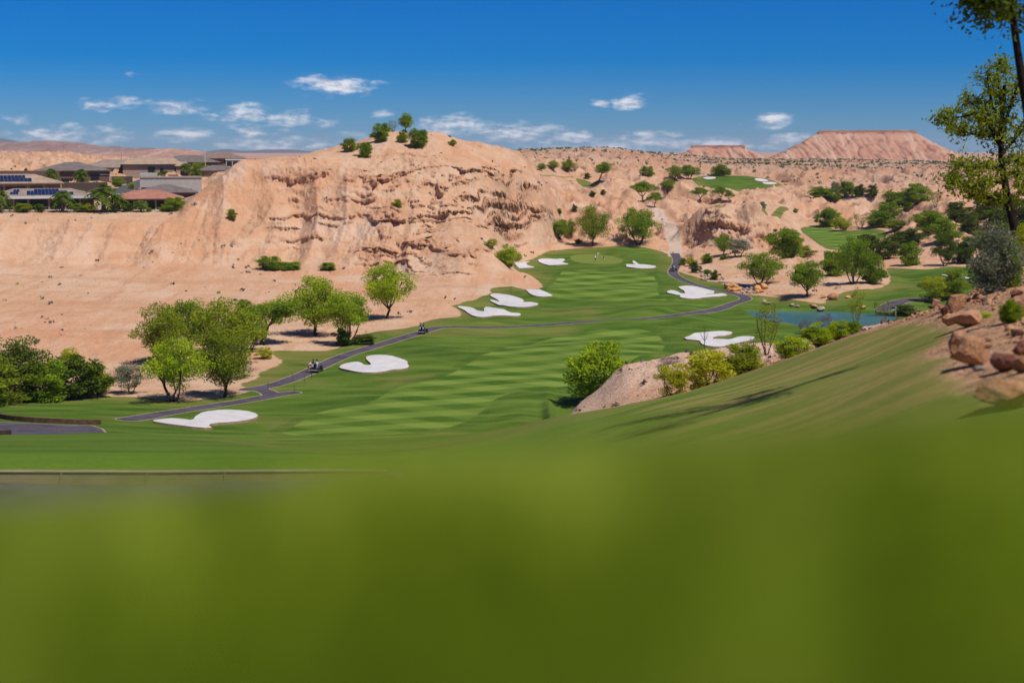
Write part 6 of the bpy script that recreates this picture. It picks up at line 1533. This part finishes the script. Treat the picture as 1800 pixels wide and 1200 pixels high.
def golf_bag(p, rz, lean, col, label, seed=0, group=None):
    root = tag(empty('golf_bag', p, rz), label, 'golf bag', group); rng = random.Random(seed)
    M = Matrix.Rotation(lean, 4, 'X')
    q = lambda x, y, z: tuple(M @ Vector((x, y, z)))
    MB().cyl(q(0, 0, 0), q(0, 0, .86), .125, .14, 12).build('bag', BAGM[col], root, .012, True)
    MB().box(-.09, .09, -.20, -.10, .12, .52, 0, M).build('pocket', BAGM['white' if col != 'white' else 'navy'], root, .02)
    c = MB()
    for k in range(8):
        a = 2 * math.pi * k / 8; x, y = .08 * math.cos(a), .08 * math.sin(a); h = rng.uniform(1.02, 1.2)
        c.cyl(q(x, y, .8), q(x * 1.5, y * 1.5, h), .008, k=5)
        c.box(x * 1.5 - .05, x * 1.5 + .05, y * 1.5 - .035, y * 1.5 + .035, h - .03, h + .045, 0, M)
    c.build('golf_clubs', M_SEAT, root)
    return root
def cart_with_bags(px, py, rmin, heading, l_cart, l_b1, l_b2, cols):
    p = pick(px, py, rmin); rz = -heading
    golf_cart(p, rz, l_cart)
    Rm = Matrix.Rotation(rz, 3, 'Z')
    for sx, lb, c in ((-.27, l_b1, cols[0]), (.27, l_b2, cols[1])):
        q = Vector(p) + Rm @ Vector((sx, -.80, .72)); golf_bag(q, rz, math.radians(-8), c, lb, int(px + sx * 10))
cart_with_bags(557, 653.5, 150, .22, 'dark golf cart with a person beside it on the lower left path', 'navy golf bag on the back of the cart with the person', 'white and navy golf bag on the back of the cart with the person', ('navy', 'white'))
cart_with_bags(744, 586, 180, .25, 'dark golf cart farther up the path by the lone round tree', 'left of two dark golf bags on the cart by the lone tree', 'right of two dark golf bags on the cart by the lone tree', ('navy', 'black'))
cart_with_bags(1184.5, 477, 300, .5, 'dark golf cart parked on the right path beside the green', 'left golf bag on the cart beside the green', 'right golf bag on the cart beside the green', ('black', 'white'))
p = pick(1062, 457.5, 330); golf_bag(p, .4, math.radians(-14), 'black', 'black golf bag standing alone on the putting green', 9)

# flagstick
p = pick(1050, 458.5, 330); fl = tag(empty('flagstick', p), 'flagstick with a small white flag on the putting green', 'flag')
MB().cyl((0, 0, -.05), (0, 0, 2.3), .022, .018, 8).build('pole', M_CARTW, fl)
V_ = []; 
for i in range(7):
    for j in (0, 1): V_.append((.02 + i * .085, .03 * math.sin(i * 1.3), 2.28 - .36 * j - .012 * i * (1 if j == 0 else -1)))
link('flag', np_mesh('flag', V_, [(2*i, 2*i+1, 2*i+3, 2*i+2) for i in range(6)], plain('flag_cloth', (.72, .72, .74), .8, .1, .05)), fl)

# rope stakes by the path junction
for k, (px, py) in enumerate([(471, 684), (515, 668), (517, 689), (548, 664), (1070 / 2, 671)]):
    p = pick(px, py, 150); root = tag(empty('rope_stake', p), 'thin dark rope stake at the grass edge of the forking cart path', 'stake', 'rope stakes along the forking cart path')
    MB().cyl((0, 0, -.2), (0, 0, .85), .035, .03, 6).build('post', M_BARK, root); MB().cyl((0, 0, .85), (0, 0, .93), .05, .03, 6).build('cap', M_BARK, root)
# pond inlet posts
for k, (px, py) in enumerate([(1574, 556), (1591, 550), (1599, 549)]):
    p = pick(px, py, 235); root = tag(empty('post', p), 'pale short post standing in the dark shrub at the pond end', 'post', 'pale posts at the pond end')
    MB().box(-.14, .14, -.14, .14, -.3, 1.8).build('shaft', M_CONC, root, .02); MB().box(-.18, .18, -.18, .18, 1.803, 1.9).build('cap', M_CONC, root, .02)
def strip_wall(name, label, pts, h, th, mat, cat, down=.6, joints=0):
    pts = np.asarray(pts); d = np.gradient(pts[:, :2], axis=0); n = np.stack([-d[:, 1], d[:, 0]], 1); n /= np.linalg.norm(n, axis=1)[:, None]
    o = pts[len(pts) // 2].copy(); V_ = []; Fc = []
    hs = h if np.ndim(h) else np.full(len(pts), h)
    for p, q, hh in zip(pts, n, hs):
        for s_, z in ((0, -down), (0, hh), (1, hh), (1, -down)): V_.append((p[0] + q[0] * th * s_ - o[0], p[1] + q[1] * th * s_ - o[1], p[2] + z - o[2]))
    for i in range(len(pts) - 1):
        for a in range(4):
            b = (a + 1) % 4; Fc.append((i*4+a, i*4+b, i*4+4+b, i*4+4+a))
    Fc += [(0, 1, 2, 3), tuple(len(V_) - 4 + k for k in (3, 2, 1, 0))]
    root = tag(empty(name, o), label, cat)
    bm = bmesh.new(); v = [bm.verts.new(p) for p in V_]; [bm.faces.new([v[i] for i in f]) for f in Fc]; bmesh.ops.recalc_face_normals(bm, faces=list(bm.faces))
    me = bpy.data.meshes.new('kerb_body'); bm.to_mesh(me); bm.free(); me.materials.append(mat); link('wall_body', me, root)
    return root, o
p0, p1 = pick(1539, 552, 235), pick(1574, 556.5, 235)
strip_wall('retaining_wall', 'low brown stone retaining wall at the right end of the pond', np.array([p0 + (p1 - p0) * t_ for t_ in np.linspace(0, 1, 8)]), .55, .4, plain('stone_wall', (.36, .22, .13), .9, .1, .3, 2.0), 'wall')

# kerb of the near path, with expansion joints
def curve_r(pts, rs): return np.array([azr(px, r_, 850) for px, r_ in zip(pts, rs)])
xs = np.linspace(-128, 680, 60)
base = []
for px in xs:
    rr_ = float(np.interp(px, [-130, 300, 600, 860], [35.6, 35.6, 36.5, 37.6])); a = float(azt(px, 840)[0])
    base.append([math.sin(a) * rr_, math.cos(a) * rr_, 0, px, rr_])
base = np.array(base)
zb = np.array([float(np.interp(px, [-130, 300, 600, 700, 860], [float(azt(px, y)[1]) * 35.6 * k for y, k in ((853, 1), (854, 1), (845, 1.025), (838, 1.04), (820, 1.055))])) for px in xs])
zt = np.array([float(np.interp(px, [-130, 300, 600, 700, 860], [float(azt(px, y)[1]) * 35.6 * k for y, k in ((829, 1), (830, 1), (827.5, 1.025), (827, 1.04), (822, 1.055))])) for px in xs])
M_KERB = plain('kerb_concrete', (.25, .19, .12), .9, .1, .18, 1.5, bump=.25); M_KTOP = plain('kerb_top', (.25, .205, .14), .9, .1, .15, 2.0)
pts = np.column_stack([base[:, 0], base[:, 1], zb])
kr, ko = strip_wall('kerb', 'brown concrete kerb of the near cart path with a pale worn top edge', pts, zt - zb, .30, M_KERB, 'kerb', 1.0)
V_ = []; Fc = []
tops = np.column_stack([base[:, 0], base[:, 1], zt])
d = np.gradient(tops[:, :2], axis=0); n = np.stack([-d[:, 1], d[:, 0]], 1); n /= np.linalg.norm(n, axis=1)[:, None]
mb = MB()
for i in range(len(tops) - 1):
    a, b = tops[i] - ko, tops[i + 1] - ko; na, nb_ = n[i], n[i + 1]
    q = [(a[0] - na[0] * .03, a[1] - na[1] * .03), (b[0] - nb_[0] * .03, b[1] - nb_[1] * .03), (b[0] + nb_[0] * .12, b[1] + nb_[1] * .12), (a[0] + na[0] * .12, a[1] + na[1] * .12)]
    z = [a[2], b[2], b[2], a[2]]
    mb.poly([(x, y, zz + .003) for (x, y), zz in zip(q, z)] + [(x, y, zz + .022) for (x, y), zz in zip(q, z)], [(0, 3, 2, 1), (4, 5, 6, 7), (0, 1, 5, 4), (2, 3, 7, 6)] )
mb.build('coping', M_KTOP, kr)
for px in (108, 252, 398, 545):
    i = int(np.argmin(np.abs(xs - px))); a = pts[i] - ko; b = tops[i] - ko; dn = n[i]; dt = d[i] / np.linalg.norm(d[i])
    mb = MB()
    mb.poly([(a[0] - dn[0] * .02 + dt[0] * s_, a[1] - dn[1] * .02 + dt[1] * s_, a[2] - .1) for s_ in (-.02, .02)] + [(b[0] - dn[0] * .02 + dt[0] * s_ + dt[0] * .05, b[1] - dn[1] * .02 + dt[1] * s_, b[2] - .01) for s_ in (.02, -.02)], [(0, 1, 2, 3)])
    mb.build('joint', M_KTOP, kr)
# kerb of the lower left path
kp = smooth_open(np.array([pick(x, y, 120) for x, y in [(-130, 733), (-60, 734), (-10, 733.5), (6, 737), (30, 740), (70, 743), (120, 745), (160, 746.5), (178, 746)]]), 1)
strip_wall('kerb', 'dark red-brown retaining kerb along the lower left path below the knoll', kp, .50, .35, plain('kerb_brick', (.10, .055, .035), .9, .1, .3, 2.0), 'kerb', .5)
kp = np.array([azr(x, rr_, 750) + [0, 0, .0] for x, rr_ in [(-130, 134), (-40, 134), (0, 134.5), (20, 136)]])
strip_wall('kerb', 'short dark kerb end at the left picture edge in front of the lower path', kp, .45, .35, plain('kerb_dark', (.06, .04, .03), .9, .1, .3, 2.0), 'kerb', .5)

# ------------------------------------------------------------------ people
SKIN = plain('skin', (.48, .27, .18), .6, .3, .05); SHIRT_W = plain('shirt_white', (.70, .70, .72), .8, .1, .05); SHORT_R = plain('shorts_red', (.50, .06, .06), .8, .1, .08); SHORT_D = plain('shorts_dark', (.03, .03, .04), .8, .1, .08); SHOE = plain('shoes', (.06, .05, .05), .6, .2); HAIR = plain('hair', (.05, .03, .02), .7, .2)
def person(p, rz, label, J, cloth, cap=True):
    """J: joints; one skinned body, clothing by height along the limbs"""
    verts = []; edges = []; rad = []; mats = []
    def v(co, r, m): verts.append(co); rad.append(r); mats.append(m); return len(verts) - 1
    hip = v(J['hip'], (.15, .12), 2); spine = v(J['spine'], (.145, .115), 1); chest = v(J['chest'], (.165, .12), 1); neck = v(J['neck'], (.06, .06), 0); head = v(J['head'], (.085, .10), 0); crown = v(J['crown'], (.075, .085), 0)
    edges += [(hip, spine), (spine, chest), (chest, neck), (neck, head), (head, crown)]
    for s_ in ('L', 'R'):
        sh = v(J['sh' + s_], (.075, .07), 1); el = v(J['el' + s_], (.045, .045), 0); wr = v(J['wr' + s_], (.03, .028), 0); hd = v(J['hd' + s_], (.036, .02), 0)
        edges += [(chest, sh), (sh, el), (el, wr), (wr, hd)]
        h0 = Vector(J['hd' + s_]); w0 = Vector(J['wr' + s_]); dr = (h0 - w0).normalized(); sd_ = dr.orthogonal().normalized()
        for k in range(4):
            a = v(tuple(h0 + dr * .05 + sd_ * (k - 1.5) * .022), (.0095, .0095), 0); b = v(tuple(h0 + dr * (.085 + (.01 if k in (1, 2) else 0)) + sd_ * (k - 1.5) * .02), (.008, .008), 0)
            edges += [(hd, a), (a, b)]
        a = v(tuple(h0 - dr * .02 + sd_ * .045), (.011, .011), 0); b = v(tuple(h0 + dr * .02 + sd_ * .06), (.009, .009), 0); edges += [(hd, a), (a, b)]
        hj = v(J['hj' + s_], (.10, .10), 2); kn = v(J['kn' + s_], (.065, .065), 2 if not cloth.get('short', True) else 0); an = v(J['an' + s_], (.042, .045), 0); ft = v(J['ft' + s_], (.045, .035), 3)
        edges += [(hip, hj), (hj, kn), (kn, an), (an, ft)]
    me = bpy.data.meshes.new('body'); me.from_pydata(verts, edges, []); me.update()
    o = bpy.data.objects.new('tmp', me); COL.objects.link(o)
    sk = o.modifiers.new('s', 'SKIN'); sk.use_smooth_shade = True
    for i, r_ in enumerate(rad): me.skin_vertices[0].data[i].radius = r_
    me.skin_vertices[0].data[hip].use_root = True
    o.modifiers.new('b', 'SUBSURF').levels = 1
    dg = bpy.context.evaluated_depsgraph_get(); bm_me = bpy.data.meshes.new_from_object(o.evaluated_get(dg)); bpy.data.objects.remove(o)
    VV = np.array(verts)
    E = np.array(edges)
    for m in (SKIN, cloth['top'], cloth['low'], SHOE): bm_me.materials.append(m)
    for pl in bm_me.polygons:
        c = np.array(pl.center); A_, B_ = VV[E[:, 0]], VV[E[:, 1]]; ab = B_ - A_; t_ = np.clip(((c - A_) * ab).sum(1) / ((ab * ab).sum(1) + 1e-9), 0, 1); dd = np.linalg.norm(A_ + ab * t_[:, None] - c, axis=1); k = int(np.argmin(dd))
        a, b = E[k]; pl.material_index = mats[a] if t_[k] < (.75 if mats[a] == 2 else .5) else mats[b]
    bm_me.name = 'body'
    root = tag(empty('person', p, rz), label, 'person'); link('body', bm_me, root)
    hc = Vector(J['crown']); cm = bmesh.new(); bmesh.ops.create_uvsphere(cm, u_segments=14, v_segments=8, radius=.105)
    for vv in cm.verts:
        vv.co.z = max(vv.co.z, -.02); vv.co = vv.co + Vector((0, .09 if vv.co.y > .06 and vv.co.z < .03 else 0, 0))
    m_ = bpy.data.meshes.new('cap'); cm.to_mesh(m_); cm.free(); m_.materials.append(cloth['cap']); link('cap', m_, root, hc - Vector((0, 0, .015)))
    return root
STAND = {'hip': (0, 0, .98), 'spine': (0, .01, 1.15), 'chest': (0, .0, 1.38), 'neck': (0, .01, 1.53), 'head': (0, .03, 1.66), 'crown': (0, .03, 1.74),
 'shL': (-.19, 0, 1.44), 'elL': (-.26, .02, 1.16), 'wrL': (-.24, .14, .95), 'hdL': (-.23, .17, .87), 'shR': (.19, 0, 1.44), 'elR': (.27, .06, 1.18), 'wrR': (.25, .26, 1.10), 'hdR': (.24, .34, 1.09),
 'hjL': (-.10, 0, .90), 'knL': (-.12, .02, .50), 'anL': (-.13, -.02, .09), 'ftL': (-.14, .14, .04), 'hjR': (.10, 0, .90), 'knR': (.12, .03, .50), 'anR': (.14, .0, .09), 'ftR': (.15, .16, .04)}
person(pick(1046.5, 460.5, 330), .9, 'person in white shirt and dark shorts standing at the flag on the green', STAND, {'top': SHIRT_W, 'low': SHORT_D, 'cap': SHIRT_W})
BEND = dict(STAND); BEND.update({'spine': (0, .08, 1.12), 'chest': (0, .26, 1.28), 'neck': (0, .38, 1.36), 'head': (0, .48, 1.42), 'crown': (0, .54, 1.47), 'shL': (-.19, .28, 1.30), 'elL': (-.24, .40, 1.05), 'wrL': (-.20, .56, .92), 'hdL': (-.18, .62, .87), 'shR': (.19, .28, 1.30), 'elR': (.24, .44, 1.06), 'wrR': (.18, .62, .98), 'hdR': (.16, .69, .94)})
person(pick(542.5, 654.5, 150), -1.25, 'person in white shirt and red shorts bending beside the lower golf cart', BEND, {'top': SHIRT_W, 'low': SHORT_R, 'cap': SHIRT_W})

# ------------------------------------------------------------------ the air
t = NT('haze_air')
M_HAZE = t.out(t.n('ShaderNodeVolumePrincipled', {'Color': (.72, .84, 1.0), 'Density': 4.4e-5, 'Anisotropy': 0.0}), vol=True)
tag(MB().box(-17000, 17000, -17000, 17000, -64, 130).build('haze', M_HAZE), kind='stuff')
